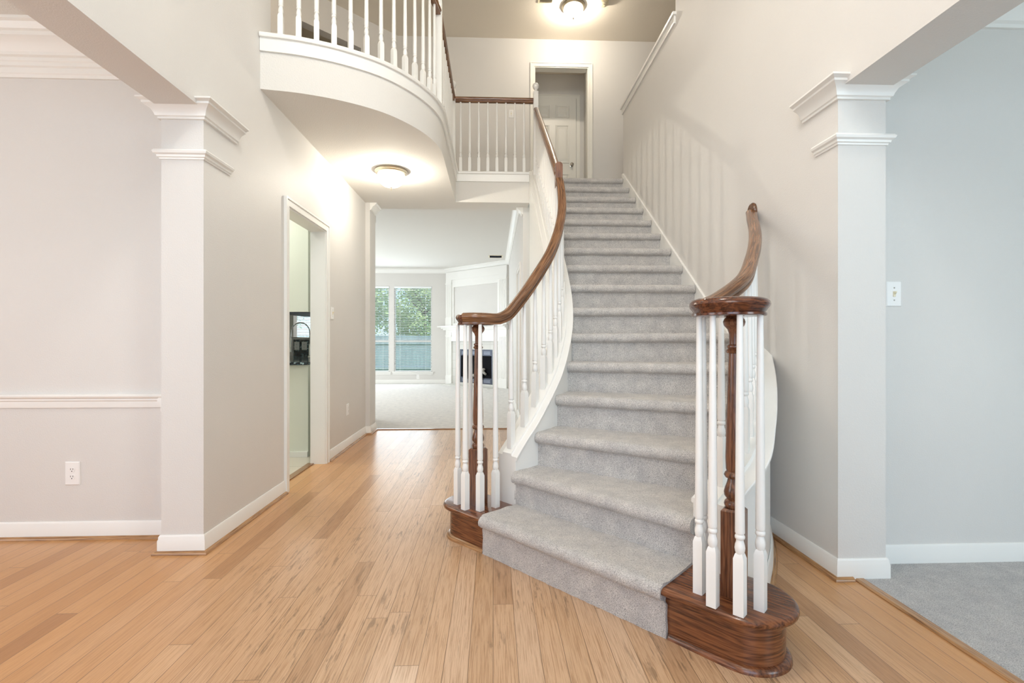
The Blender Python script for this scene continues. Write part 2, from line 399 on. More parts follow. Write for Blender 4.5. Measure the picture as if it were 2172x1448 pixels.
def along(P, s):      # point and tangent at arc length (in plan)
    d = 0
    for a, b in zip(P, P[1:]):
        l = math.hypot(b[0] - a[0], b[1] - a[1])
        if d + l >= s: t = (s - d) / l; return a.lerp(b, t), (b - a).normalized()
        d += l
    return P[-1], (P[-1] - P[-2]).normalized()
def planlen(P): return sum(math.hypot(b[0] - a[0], b[1] - a[1]) for a, b in zip(P, P[1:]))

# ------------------------------------------------------------------ the house shell
CEIL, UF, TOP = 2.70, 3.04, 5.48
XL, XR = -1.488, 1.575
# floors
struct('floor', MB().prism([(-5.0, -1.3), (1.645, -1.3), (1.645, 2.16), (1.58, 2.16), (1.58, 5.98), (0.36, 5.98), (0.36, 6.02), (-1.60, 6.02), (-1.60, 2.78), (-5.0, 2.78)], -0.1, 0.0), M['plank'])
struct('floor_living', MB().box(-6.0, 0.36, 6.03, 12.55, -0.1, 0.004), M['carpet_living'])
struct('floor_parlor', MB().prism([(1.69, -1.3), (5.0, -1.3), (5.0, 2.30), (1.80, 2.30), (1.80, 2.16), (1.69, 2.16)], -0.1, 0.006), M['carpet_parlor'])
struct('floor_kitchen', MB().box(-3.6, -1.62, 2.88, 6.0, -0.1, 0.0), M['tilefloor'])
struct('trim_1', MB().sweep([(1.668, 2.15), (1.668, -1.3)], [(-0.024, -0.02), (0.024, -0.02), (0.024, 0.004), (0.016, 0.010), (-0.016, 0.010), (-0.024, 0.004)]), M['honey'])
struct('trim_2', MB().box(-1.49, 0.36, 6.0, 6.04, -0.02, 0.010), M['honey'])
struct('trim_3', MB().box(-1.64, -1.585, 3.578, 4.37, -0.02, 0.008), M['honey'])

# hall-side partition with the dining opening, the kitchen doorway and the beam over the opening
w = MB()
w.box(-1.70, XL, -1.3, 2.557, 2.28, TOP).box(-1.70, XL, 2.557, 2.90, 0, TOP)
w.box(-1.60, XL, 2.90, 3.31, 0, TOP).box(-1.60, XL, 3.31, 3.578, 0, 2.9).box(-1.60, XL, 3.578, 4.37, 2.065, 2.9).box(-1.60, XL, 4.37, 5.98, 0, 2.9)
struct('wall_hall', w, M['wall'])
struct('wall_stair', MB().box(XR, 1.80, -1.3, 2.16, 2.24, TOP).box(XR, 1.80, 2.16, 4.14, 0, TOP).box(XR, 1.80, 4.14, 5.83, 0, 3.90), M['wall'])
struct('wall_dining_back', MB().box(-5.0, -1.70, 2.77, 2.88, 0, 2.95), M['wall'])
struct('wall_dining_side', MB().box(-5.1, -5.0, -1.4, -0.25, 0, 2.95).box(-5.1, -5.0, 1.65, 2.88, 0, 2.95).box(-5.1, -5.0, -0.25, 1.65, 0, 0.55).box(-5.1, -5.0, -0.25, 1.65, 2.4, 2.95), M['wall'])
wd_ = struct('window_8', MB().box(-5.09, -5.01, -0.25, -0.19, 0.55, 2.4).box(-5.09, -5.01, 1.59, 1.65, 0.55, 2.4).box(-5.09, -5.01, -0.19, 1.59, 0.55, 0.61).box(-5.09, -5.01, -0.19, 1.59, 2.34, 2.4).box(-5.08, -5.02, 0.68, 0.72, 0.61, 2.34), M['trim'])  # unseen window added for the fill lamp just inside it
obj('pane', MB().box(-5.053, -5.047, -0.19, 1.59, 0.61, 2.34), M['glass'], wd_)
struct('ceiling_dining', MB().box(-5.0, -1.70, -1.3, 2.77, 2.78, 2.9), M['ceil'])
struct('wall_parlor_back', MB().box(1.80, 5.0, 2.30, 2.42, 0, 2.9), M['wall'])
struct('wall_parlor_side', MB().box(5.0, 5.1, -1.4, 2.42, 0, 2.9), M['wall'])
struct('ceiling_parlor', MB().box(1.80, 5.0, -1.3, 2.30, 2.76, 2.9), M['ceil'])
# front wall behind the camera: its door glass and windows, unseen, are added to go with the daylight lamps
def wall_with_holes(mb, x0, x1, y0, y1, z0, z1, holes):
    xs = sorted({x0, x1} | {h[0] for h in holes} | {h[1] for h in holes}); zs = sorted({z0, z1} | {h[2] for h in holes} | {h[3] for h in holes})
    for a, b in zip(xs, xs[1:]):
        for c, d in zip(zs, zs[1:]):
            mx, mz = (a + b) / 2, (c + d) / 2
            if not any(h[0] < mx < h[1] and h[2] < mz < h[3] for h in holes): mb.box(a, b, y0, y1, c, d)
    return mb
FH = [(-0.95, 0.95, 0.0, 2.3), (-1.0, 1.0, 2.9, 4.9), (-4.3, -2.5, 0.6, 2.4), (2.5, 4.3, 0.6, 2.4)]
struct('wall_front', wall_with_holes(MB(), -5.1, 5.1, -1.4, -1.3, 0, TOP, FH), M['wall'])
for i, h in enumerate(FH):
    f = MB(); x0, x1, z0, z1 = h
    f.box(x0, x0 + .06, -1.38, -1.31, z0, z1).box(x1 - .06, x1, -1.38, -1.31, z0, z1).box(x0 + .06, x1 - .06, -1.38, -1.31, z1 - .06, z1).box(x0 + .06, x1 - .06, -1.38, -1.31, z0, z0 + .06)
    f.box((x0 + x1) / 2 - .02, (x0 + x1) / 2 + .02, -1.37, -1.32, z0 + .06, z1 - .06)
    wo = struct('window_%d' % (i + 4), f, M['trim'])
    obj('pane', MB().box(x0 + .06, x1 - .06, -1.352, -1.346, z0 + .06, z1 - .06), M['glass'], wo)

# upper storey
struct('ceiling', MB().box(-5.1, 3.7, -1.4, 8.2, TOP, TOP + 0.12), M['upper_ceil'])
BK = 7.05
bw = wall_with_holes(MB(), -1.37, 3.6, BK, BK + 0.12, UF, TOP, [(0.60, 1.39, UF, 5.08)])
struct('wall_landing', bw, M['wall'])
struct('wall_recess', MB().box(0.36, 0.46, BK + .12, 8.1, UF, TOP).box(1.50, 1.6, BK + .12, 8.1, UF, TOP).box(0.46, 1.50, 7.97, 8.1, UF, TOP), M['wall'])
struct('wall_corridor', MB().box(3.6, 3.7, -1.4, BK, UF, TOP), M['wall'])
struct('wall_parlor_upper', MB().box(1.80, 3.6, 3.3, 3.4, UF, TOP), M['wall'])
struct('wall_bedroom', MB().box(-5.0, -1.60, 3.21, 3.31, 2.96, TOP), M['wall'])
struct('wall_upper_side', MB().box(-5.1, -5.0, 3.2, 8.2, 2.96, TOP), M['wall'])
da = Vector((-1.37, 7.05)); dd = (Vector((-2.23, 6.26)) - da).normalized(); dn = Vector((-dd.y, dd.x)) * -1
def dq(d, t): p = da + dd * d + dn * t; return (p.x, p.y)
dg = MB()
for a, b, z0, z1 in ((0, 0.57, UF, TOP), (0.57, 1.365, 5.06, TOP), (1.365, 4.3, UF, TOP)): dg.prism([dq(a, 0), dq(b, 0), dq(b, 0.12), dq(a, 0.12)], z0, z1)
struct('wall_diagonal', dg, M['wall'])
dr = MB(); dr.prism([dq(0.2, 1.3), dq(2.0, 1.3), dq(2.0, 1.4), dq(0.2, 1.4)], UF, TOP); dr.prism([dq(0.2, .12), dq(0.28, .12), dq(0.28, 1.3), dq(0.2, 1.3)], UF, TOP); dr.prism([dq(1.92, .12), dq(2.0, .12), dq(2.0, 1.3), dq(1.92, 1.3)], UF, TOP)
struct('wall_linen_room', dr, M['upper_ceil'])

# upper floor slab with the curved balcony edge
EDGE = [Vector((x, y, 0)) for x, y in [(-1.488, 3.165), (-1.245, 3.213), (-1.008, 3.305), (-0.78, 3.455), (-0.61, 3.66), (-0.497, 3.885), (-0.445, 4.1), (-0.435, 4.3), (-0.435, 4.7), (-0.435, 5.1)]]
EDGE = catmull(EDGE, 8) + [Vector((-0.435, 5.66, 0))]
hc = MB().prism([(p.x, p.y) for p in EDGE] + [(0.42, 5.66), (0.42, 5.98), (XL, 5.98)], CEIL, UF)
struct('ceiling_hall', hc, M['ceil'], SM)
struct('floor_upper', MB().box(-5.0, XL - .001, 3.31, 5.98, 2.92, UF).box(-5.0, 3.6, 5.98, 8.1, 2.97, UF).box(0.42, XR, 5.815, 5.98, 2.80, UF).box(1.80, 3.6, 3.4, 5.98, 2.92, UF), M['carpet'])
# balcony fascia board, nosing shoe
ep = EDGE + [Vector((0.42, 5.66, 0))]
def flat(P, z): return [Vector((p.x, p.y, z)) for p in P]
fpath = EDGE[:-1] + [Vector((-0.435, 5.66, 0)), Vector((0.42, 5.66, 0))]
struct('trim_4', MB().sweep(flat(fpath, 2.94), [(0.0, 0), (-0.014, 0), (-0.014, 0.085), (0.0, 0.085)]), M['trim'], SM)
struct('trim_5', MB().sweep(flat(fpath, 3.025), [(0.10, 0), (-0.028, 0), (-0.032, 0.008), (-0.032, 0.02), (-0.026, 0.028), (0.10, 0.028)]), M['trim'], SM)

# living room beyond the hall
struct('ceiling_living', MB().box(-6.0, 0.45, 5.985, 12.7, 2.93, 2.968), M['ceil'])
BW = 12.55
WH = [(-2.535, -1.574, 0.30, 2.485), (-3.62, -2.655, 0.30, 2.485), (-5.55, -4.62, 0.30, 2.485)]
struct('wall_living_back', wall_with_holes(MB(), -6.1, 0.45, BW, BW + 0.14, 0, 2.95, WH), M['wall'])
struct('wall_living_stairs', MB().box(0.36, 0.45, 5.85, BW, 0, 2.95), M['wall'])
struct('wall_living_side', MB().box(-6.1, -6.0, 6.7, BW, 0, 2.95), M['wall'])
struct('wall_kitchen_back', MB().box(-6.0, -2.95, 6.68, 6.8, 0, 2.95).box(-2.95, -2.70, 6.68, 6.8, 0, 2.95).box(-2.70, -1.74, 6.70, 6.8, 0, 1.11).box(-2.70, -1.74, 6.68, 6.8, 2.3, 2.95).box(-1.735, -1.66, 5.98, 6.8, 0, 2.95), M['wall'])
struct('wall_kitchen_side', MB().box(-3.7, -3.6, 2.88, 6.68, 0, 2.92), M['kitchen'])
struct('ceiling_kitchen', MB().box(-3.6, -1.60, 2.88, 6.7, 2.70, 2.8), M['ceil'])
# chimney breast across the corner
fa, fb = Vector((-1.22, 12.55)), Vector((0.36, 11.06)); fl = (fb - fa).length; fd = (fb - fa).normalized(); fn = Vector((fd.y, -fd.x))   # fn points into the room
if fn.y > 0: fn = -fn
struct('wall_chimney', MB().prism([(fa.x, fa.y), (fb.x, fb.y), (0.36, 12.55)], 0, 2.95), M['wall'])

# ------------------------------------------------------------------ mouldings
BASE = [(0, 0), (0.013, 0), (0.013, 0.068), (0.0095, 0.076), (0.0095, 0.086), (0.005, 0.095), (0, 0.095)]
QR = [(0.012, 0)] + [(0.013 + 0.018 * math.cos(a), 0.018 * math.sin(a)) for a in [k * PI / 10 for k in range(6)]]
def flip(p): return [(-u, v) for u, v in p]
CAP = [(0, 0), (0.012, 0), (0.012, 0.010), (0.020, 0.014), (0.024, 0.026), (0.034, 0.044), (0.052, 0.056), (0.060, 0.060), (0.060, 0.070), (0.070, 0.074), (0.078, 0.078), (0.078, 0.086), (0, 0.086)]
BAND = [(0, 0), (0.006, 0), (0.008, 0.008), (0.014, 0.010), (0.016, 0.020), (0.026, 0.026), (0.030, 0.036), (0.024, 0.045), (0, 0.048)]
CRN = [(0, 0), (0.014, 0), (0.018, 0.014), (0.03, 0.022), (0.045, 0.055), (0.075, 0.08), (0.085, 0.09), (0.085, 0.105), (0.1, 0.112), (0.1, 0.125), (0, 0.125)]
n_trim = [6]
def moulding(path, z, prof, mat, side=1, name=None):
    nm = name or 'trim_%d' % n_trim[0]; n_trim[0] += 0 if name else 1
    return struct(nm, MB().sweep([(p[0], p[1], z) for p in path], prof if side > 0 else flip(prof)), mat, math.radians(30))
# outward is to the right of travel when side=-1
hall_a = [(-1.70, 2.76), (-1.70, 2.557), (XL, 2.557), (XL, 3.52)]
moulding(hall_a, 0, BASE, M['trim'], -1, 'baseboard_hall_near')
moulding(hall_a, 0, QR, M['honey'], -1)
hall_b = [(XL, 4.43), (XL, 5.72), (-1.435, 5.72), (-1.435, 5.98), (-1.60, 5.98)]
moulding(hall_b, 0, BASE, M['trim'], -1, 'baseboard_hall_far')
moulding(hall_b[:-1], 0, QR, M['honey'], -1)
struct('wall_pier', MB().box(XL - .01, -1.435, 5.72, 5.98, 0, CEIL), M['wall'])
moulding([(-5, 2.77), (-1.70, 2.77)], 0, BASE, M['trim'], -1, 'baseboard_dining')
moulding([(-5, 2.77), (-1.73, 2.77)], 0, QR, M['honey'], -1)
CHAIR = [(0, 0), (0.010, 0), (0.012, 0.012), (0.012, 0.034), (0.018, 0.040), (0.018, 0.050), (0.030, 0.058), (0.032, 0.066), (0.024, 0.074), (0, 0.074)]
moulding([(-5, 2.77), (-1.715, 2.77), (-1.70, 2.77)], 0.722, CHAIR, M['trim'], -1)
moulding([(-1.70, 2.70), (-1.70, 2.57)], 0.722, CHAIR, M['trim'], -1)
DCRN = [(0, 0), (0.012, 0), (0.014, 0.016), (0.020, 0.022), (0.020, 0.05), (0.030, 0.056), (0.030, 0.075), (0.036, 0.08), (0.036, 0.098), (0.05, 0.104), (0.052, 0.12), (0.075, 0.15), (0.10, 0.17), (0.11, 0.175), (0.11, 0.195), (0.125, 0.20), (0.14, 0.228), (0.155, 0.235), (0.155, 0.25), (0, 0.25)]
moulding([(-5, 2.77), (-1.70, 2.77), (-1.70, -1.3)], 2.53, DCRN, M['trim'], -1)
moulding([(-1.70, 2.76), (-1.70, 2.557), (XL, 2.557), (XL, 2.865)], 2.224, CAP, M['trim'], -1)
moulding([(-1.70, 2.76), (-1.70, 2.557), (XL, 2.557), (XL, 2.80)], 2.020, BAND, M['trim'], -1)
# stair wall end and the parlor
moulding([(XR, 2.90), (XR, 2.16), (1.80, 2.16), (1.80, 2.29)], 0, BASE, M['trim'], -1, 'baseboard_stair_wall')
moulding([(XR, 2.90), (XR, 2.16), (1.635, 2.16)], 0, QR, M['honey'], -1)
moulding([(1.80, 2.30), (5.0, 2.30)], 0, BASE, M['trim'], -1, 'baseboard_parlor')
moulding([(XR, 2.40), (XR, 2.16), (1.80, 2.16), (1.80, 2.29)], 2.19, CAP, M['trim'], -1)
moulding([(XR, 2.31), (XR, 2.16), (1.80, 2.16), (1.80, 2.29)], 1.985, BAND, M['trim'], -1)
moulding([(1.80, -1.3), (1.80, 2.30), (5.0, 2.30)], 2.625, [(u * 1.1, v * 1.08) for u, v in CRN], M['trim'], -1)
# little capitals at the living-room opening, living crown, baseboards
moulding([(-1.435, 5.72), (-1.435, 5.98)], 2.614, CAP, M['trim'], -1)
moulding([(0.36, 5.98), (0.36, 5.85)], 2.614, CAP, M['trim'], -1)
moulding([(-6, BW), (fa.x, BW), (fb.x, fb.y), (0.36, 6.0)], 2.82, [(u * 0.9, v * 0.88) for u, v in CRN], M['trim'], -1)
moulding([(-6, BW), (fa.x, BW)], 0, BASE, M['trim'], -1, 'baseboard_living_back')
moulding([(0.36, 11.05), (0.36, 6.26)], 0, BASE, M['trim'], -1, 'baseboard_living_side')
CASE = [(0, 0), (0.016, 0.0), (0.016, 0.012), (0.012, 0.02), (0.012, 0.045), (0.018, 0.052), (0.018, 0.06), (0, 0.06)]
def casing_x(name, x, sgn, y0, y1, ztop, mat, z0=0.0, wd=0.06):   # a door casing on a wall facing +-x
    m = MB()
    for (a, b, c, d) in ((y0 - wd, y0, z0, ztop + wd), (y1, y1 + wd, z0, ztop + wd), (y0, y1, ztop, ztop + wd)):
        m.box(x, x + sgn * 0.014, a, b, c, d)
    for (a, b, c, d) in ((y0 - wd, y0 - wd + .014, z0, ztop + wd), (y1 + wd - .014, y1 + wd, z0, ztop + wd), (y0 - wd + .014, y1 + wd - .014, ztop + wd - .014, ztop + wd)):
        m.box(x + sgn * .014, x + sgn * 0.021, a, b, c, d)
    return struct(name, m, mat)
def casing_y(name, y, sgn, x0, x1, ztop, mat, z0=0.0, wd=0.06):
    m = MB()
    for (a, b, c, d) in ((x0 - wd, x0, z0, ztop + wd), (x1, x1 + wd, z0, ztop + wd), (x0, x1, ztop, ztop + wd)):
        m.box(a, b, y, y + sgn * 0.014, c, d)
    for (a, b, c, d) in ((x0 - wd, x0 - wd + .014, z0, ztop + wd), (x1 + wd - .014, x1 + wd, z0, ztop + wd), (x0 - wd + .014, x1 + wd - .014, ztop + wd - .014, ztop + wd)):
        m.box(a, b, y + sgn * .014, y + sgn * 0.021, c, d)
    return struct(name, m, mat)
casing_x('trim_40', XL, 1, 3.578, 4.37, 2.065, M['trim'])
struct('trim_41', MB().box(-1.615, XL + .002, 3.570, 3.590, 0, 2.053).box(-1.615, XL + .002, 4.358, 4.378, 0, 2.053).box(-1.615, XL + .002, 3.570, 4.378, 2.053, 2.073), M['trim'])
casing_y('trim_42', BK, -1, 0.60, 1.39, 5.08, M['cream'], UF)
struct('trim_43', MB().box(0.592, 0.612, BK - .002, BK + .122, UF, 5.068).box(1.378, 1.398, BK - .002, BK + .122, UF, 5.068).box(0.592, 1.398, BK - .002, BK + .122, 5.068, 5.088), M['cream'])
casing_x('trim_44', 0.36, -1, 6.31, 7.05, 2.05, M['trim'])
# half wall cap beside the top of the stairs
kc = MB(); kc.box(XR - 0.03, 1.83, 4.12, 5.86, 3.90, 3.925); kc.box(XR - 0.014, XR, 4.14, 5.845, 3.835, 3.90); kc.box(XR, 1.80, 5.83, 5.845, 3.835, 3.90)
struct('trim_45', kc, M['trim'])
# skirt board along the stair wall
sk = MB(); sk.slab([(2.95, 0.92), (3.05, 1.05), (5.80, 3.105), (5.84, 3.105), (5.84, 2.8), (3.0, 0.6)], 'x', XR - 0.018, XR)
struct('trim_46', sk, M['trim'])

# ------------------------------------------------------------------ the staircase
R = 0.19
LN = {1: (-0.053, 2.487), 2: (0.123, 2.642), 3: (0.257, 2.765), 4: (0.393, 2.955), 5: (0.490, 3.170), 6: (0.548, 3.345), 7: (0.567, 3.53)}
RN = {1: (0.630, 1.752), 2: (0.800, 1.920), 3: (1.030, 2.210), 4: (1.215, 2.500), 5: (1.385, 2.815), 6: (1.535, 3.110), 7: (1.558, 3.41)}
for k in range(8, 18): LN[k] = (0.568, 3.70 + 0.262 * (k - 8)); RN[k] = (1.558, 3.70 + 0.262 * (k - 8))
LN[17] = (0.568, 5.98); RN[17] = (1.558, 5.98)
# plan lines of the two curbs
LIN = catmull([(0.123, 2.642, 0), (0.257, 2.765, 0), (0.393, 2.955, 0), (0.490, 3.166, 0), (0.548, 3.36, 0), (0.570, 3.55, 0), (0.572, 3.75, 0), (0.572, 4.0, 0)], 8) + [Vector((0.572, 5.80, 0))]
LC = offset(LIN, 0.07)
ROUT = catmull([(0.889, 1.823, 0), (1.112, 1.982, 0), (1.266, 2.186, 0), (1.378, 2.362, 0), (1.472, 2.533, 0), (1.558, 2.715, 0), (1.63, 2.87, 0), (1.68, 3.06, 0)], 8)
RC = offset(ROUT, 0.07)
def nosing_fn(curve, ends):
    st = []
    for k in range(2, 17):
        e = Vector((*ends[k], 0)); best = (9, 0); d = 0
        for a, b in zip(curve, curve[1:]):
            ab = b - a; l = ab.length; t = max(0, min(1, (e - a).dot(ab) / (l * l))); q = (a + ab * t - e).length
            if q < best[0] - 1e-9: best = (q, d + t * l)
            d += l
        if st and best[1] <= st[-1][0] + 0.02: break
        st.append((best[1], R * k))
    def f(s):
        acc = 0; wsum = 0
        for ds in (-0.16, -0.08, 0, 0.08, 0.16):          # smoothed so caps and rails run fair
            x = s + ds
            if x <= st[0][0]: z = st[0][1] + (x - st[0][0]) * (st[1][1] - st[0][1]) / (st[1][0] - st[0][0])
            elif x >= st[-1][0]: z = st[-1][1] + (x - st[-1][0]) * (st[-1][1] - st[-2][1]) / (st[-1][0] - st[-2][0])
            else:
                for (a, za), (b, zb) in zip(st, st[1:]):
                    if a <= x <= b: z = za + (zb - za) * (x - a) / (b - a); break
            acc += z; wsum += 1
        return acc / wsum
    return f
fL = nosing_fn(LC, LN); fR = nosing_fn(RC, RN)

stair = thing('staircase', 'grey carpeted staircase sweeping up from the wood floor between white curbs', 'staircase', (0.3, 2.1, 0))
def carpet_step(k, n):
    L0, R0 = Vector((*LN[k], 0)), Vector((*RN[k], 0)); L1, R1 = Vector((*LN[k + 1], 0)), Vector((*RN[k + 1], 0))
    if k > 1:
        L0 = L0 + (L0 - R0).normalized() * 0.008
        if k <= 6: R0 = R0 + (R0 - L0).normalized() * 0.012
    z0, z1 = R * (k - 1), R * k + (0.012 if k == 1 else 0)
    d0 = (R0 - L0).normalized(); f = Vector((d0.y, -d0.x, 0))
    if f.y > 0: f = -f
    prof = [('r', 0, z0 - 0.004), ('r', 0.0, z0 + 0.04), ('r', 0.0, z0 + 0.08), ('r', 0.0, z1 - 0.075), ('r', 0.002, z1 - 0.066)]
    for a in range(0, 9):
        t = -PI / 2 + a * PI / 8
        prof.append(('r', 0.006 + 0.030 * math.cos(t), z1 - 0.031 + 0.031 * math.sin(t)))
    for q in (0.12, 0.3, 0.5, 0.7, 0.9, 1.02): prof.append(('t', q, z1))
    mb = MB(); m = len(prof); rnd = random.Random(k)
    for i in range(n + 1):
        t = i / n; p = L0.lerp(R0, t); q = L1.lerp(R1, t)
        for j, (kind, a, z) in enumerate(prof):
            v = p + f * a if kind == 'r' else p.lerp(q, a)
            jit = 0.0025
            e = 0.006 if i in (0, n) and 4 < j < 14 else 0
            mb.v.append((v.x + rnd.uniform(-jit, jit) + d0.x * (e if i == 0 else -e), v.y + rnd.uniform(-jit, jit) + d0.y * (e if i == 0 else -e), z + rnd.uniform(-jit, jit)))
    for i in range(n):
        for j in range(m - 1): mb.f.append((i * m + j, (i + 1) * m + j, (i + 1) * m + j + 1, i * m + j + 1))
    # closed ends, and a hidden underside
    for i, rev in ((0, 1), (n, 0)):
        b = len(mb.v); zz = z0 - 0.004
        last = mb.v[i * m + m - 1]; mb.v.append((last[0], last[1], zz))
        ring = [i * m + j for j in range(m)] + [b]
        mb.f.append(tuple(ring[::-1] if rev else ring))
    return mb
for k in range(1, 17):
    obj('carpeted_step', carpet_step(k, 60 if k < 9 else 36), M['carpet'], stair, math.radians(60))
# bullnose starting step of stained oak under the carpet
cl, cr = Vector((-0.125, 2.745, 0)), Vector((0.890, 1.685, 0))
ax = (cr - cl).normalized(); nf = Vector((ax.y, -ax.x, 0))
if nf.y > 0: nf = -nf
def stadium(rl, rr, n=28):
    pts = []
    a0 = math.atan2(-nf.y, -nf.x); a1 = math.atan2(nf.y, nf.x)
    # around the left end: from back (-nf) through -ax to front (nf)
    base = math.atan2(-ax.y, -ax.x)
    for k in range(n + 1):
        a = base - PI / 2 + PI * k / n
        pts.append((cl.x + rl * math.cos(a), cl.y + rl * math.sin(a)))
    base = math.atan2(ax.y, ax.x)
    for k in range(n + 1):
        a = base - PI / 2 + PI * k / n
        pts.append((cr.x + rr * math.cos(a), cr.y + rr * math.sin(a)))
    return pts
obj('starting_step_riser', MB().sweep([(p[0], p[1], 0) for p in stadium(0.116, 0.128)], [(0, 0), (0, 0.163), (0.012, 0.163), (0.012, 0)], closed=True), M['oak_face'], stair, SM)
tr = MB(); levels = [(-0.010, 0.160), (0.0, 0.163), (0.006, 0.168), (0.008, 0.175), (0.006, 0.183), (0.0, 0.188), (-0.008, 0.190)]
rings = [stadium(0.145 + e, 0.160 + e) for e, z in levels]; nn = len(rings[0])
tv = [(p[0], p[1], levels[i][1]) for i, rg in enumerate(rings) for p in rg]
tf = [tuple(range(nn))[::-1], tuple((len(levels) - 1) * nn + i for i in range(nn))] + [(i * nn + j, i * nn + (j + 1) % nn, (i + 1) * nn + (j + 1) % nn, (i + 1) * nn + j) for i in range(len(levels) - 1) for j in range(nn)]
obj('starting_step_tread', tr.add(tv, tf), M['oak'], stair, SM)
def qr_end(c, r, a_from, a_to, extra0=None):
    pts = [(c.x + r * math.cos(a), c.y + r * math.sin(a)) for a in [a_from + (a_to - a_from) * k / 24 for k in range(25)]]
    if extra0 is not None: pts = [extra0] + pts
    return pts
baseL = math.atan2(-ax.y, -ax.x); baseR = math.atan2(ax.y, ax.x)
lp = qr_end(cl, 0.116, baseL + PI / 2, baseL - PI / 2, (LN[1][0] - 0.006 - nf.x * 0.02, LN[1][1] + 0.006 - nf.y * 0.02))
QS = [(0, 0.001)] + [(0.020 * math.cos(a), 0.022 * math.sin(a)) for a in [k * PI / 12 for k in range(7)]]
QW = M['oak_along']
q1 = MB().sweep([(p[0], p[1], 0) for p in lp], QS)
rp = qr_end(cr, 0.128, baseR - PI / 2, baseR + PI / 2, (RN[1][0] + 0.006 - nf.x * 0.02, RN[1][1] - 0.006 - nf.y * 0.02))
q2 = MB().sweep([(p[0], p[1], 0) for p in rp], flip(QS))
for q in (q1, q2):
    obj('shoe_moulding', q, M['honey'] if q is q1 else M['oak'], stair, SM)

def curb(path, f, height, z_bottom, width=0.137, end_level=None):
    mb = MB(); s = 0; v = []
    Lp = offset(path, width / 2); Rp = offset(path, -width / 2)
    prev = None; S_ = []
    for i, p in enumerate(path):
        if prev is not None: s += (p - prev).length
        S_.append(s); prev = p
    n = len(path)
    for i in range(n):
        z = f(S_[i]) + height
        for q, zz in ((Rp[i], z_bottom), (Rp[i], z), (Lp[i], z), (Lp[i], z_bottom)): mb.v.append((q.x, q.y, zz))
    for i in range(n - 1):
        for j in range(4): mb.f.append((i * 4 + j, (i + 1) * 4 + j, (i + 1) * 4 + (j + 1) % 4, i * 4 + (j + 1) % 4))
    mb.f.append((3, 2, 1, 0)); mb.f.append(tuple((n - 1) * 4 + j for j in range(4)))
    return mb
def densify(P, step=0.05):
    out = []
    for a, b in zip(P, P[1:]):
        k = max(1, int(math.ceil((b - a).length / step)))
        out += [a.lerp(b, t / k) for t in range(k)]
    return out + [P[-1]]
LCd = densify(LC); RCd = densify(RC)
HC = 0.055
cl_curb = obj('curb_wall', curb(LCd, fL, HC, 0.0), M['trim'], stair, SM)
cr_curb = obj('curb_wall', curb([p for p in RCd if p.x < 1.60], fR, HC, 0.0), M['trim'], stair, SM)
def rise(path, f, h):
    s = 0; out = []; prev = None
    for p in path:
        if prev is not None: s += (p - prev).length
        out.append(Vector((p.x, p.y, f(s) + h))); prev = p
    return out
CAPP = [(-0.076, 0), (0.076, 0), (0.078, 0.006), (0.078, 0.016), (0.074, 0.020), (0.040, 0.020), (0.036, 0.024), (0.034, 0.034), (-0.034, 0.034), (-0.036, 0.024), (-0.040, 0.020), (-0.074, 0.020), (-0.078, 0.016), (-0.078, 0.006)]
obj('curb_cap', MB().sweep(rise(LCd, fL, HC), CAPP), M['trim'], cl_curb, SM)
obj('curb_cap', MB().sweep(rise([p for p in RCd if p.x < 1.60], fR, HC), [(u - 0.022 if u < -0.06 else u, v) for u, v in CAPP]), M['trim'], cr_curb, SM)
# skirt board on the hall face of the curb
skp = [p for p in offset(LCd, 0.0685) if p.y > 3.0]
def rise2(P, z): return P
i0 = next(i for i, p in enumerate(offset(LCd, 0.0685)) if p.y > 3.0)
full = rise(LCd, fL, HC); o2 = offset(LCd, 0.0685)
spath = [Vector((o2[i].x, o2[i].y, full[i].z)) for i in range(i0, len(LCd)) if o2[i].y < 5.66]
obj('skirt_board', MB().sweep(spath, [(0, -0.30), (0.014, -0.30), (0.014, 0.0), (0, 0.0)]), M['trim'], cl_curb, SM)
# curved baseboard round the outside of the short curb
ob = [p for p in densify(ROUT) if p.x < 1.575]
obj('curved_baseboard', MB().sweep([(p.x, p.y, 0) for p in ob], flip(BASE)), M['trim'], cr_curb, SM)
obj('curved_shoe_moulding', MB().sweep([(p.x, p.y, 0) for p in ob], flip(QR)), M['honey'], cr_curb, SM)
o3 = [p for p in offset(LCd, 0.0685) if p.y < 5.84]
obj('curved_baseboard', MB().sweep([(p.x, p.y, 0) for p in o3], BASE), M['trim'], cl_curb, SM)
obj('curved_shoe_moulding', MB().sweep([(p.x, p.y, 0) for p in o3], QR), M['honey'], cl_curb, SM)

# ------------------------------------------------------------------ balusters, newels, rails
def baluster_mesh(h, sq=0.185, half=0.0165, top=0.0095):
    mb = MB()
    r = half * math.sqrt(2)
    # square foot with chamfered shoulders
    mb.lathe([(r, 0), (r, sq - 0.0), (r * 0.72, sq + 0.016), (r * 0.62, sq + 0.018)], seg=4, square=1)
    z = sq + 0.016
    P = [(0.0125, z), (0.0150, z + 0.008), (0.0165, z + 0.018), (0.0150, z + 0.030), (0.0120, z + 0.040), (0.0112, z + 0.046), (0.0150, z + 0.050), (0.0160, z + 0.055), (0.0150, z + 0.060), (0.0120, z + 0.063), (0.0150, z + 0.068)]
    z2 = z + 0.07; n = 7
    for i in range(n + 1):
        t = i / n; P.append((0.0152 + (top - 0.0152) * t ** 1.15, z2 + (h - z2) * t))
    return mb.lathe(P, seg=16).mesh('baluster', SM)
bcache = {}
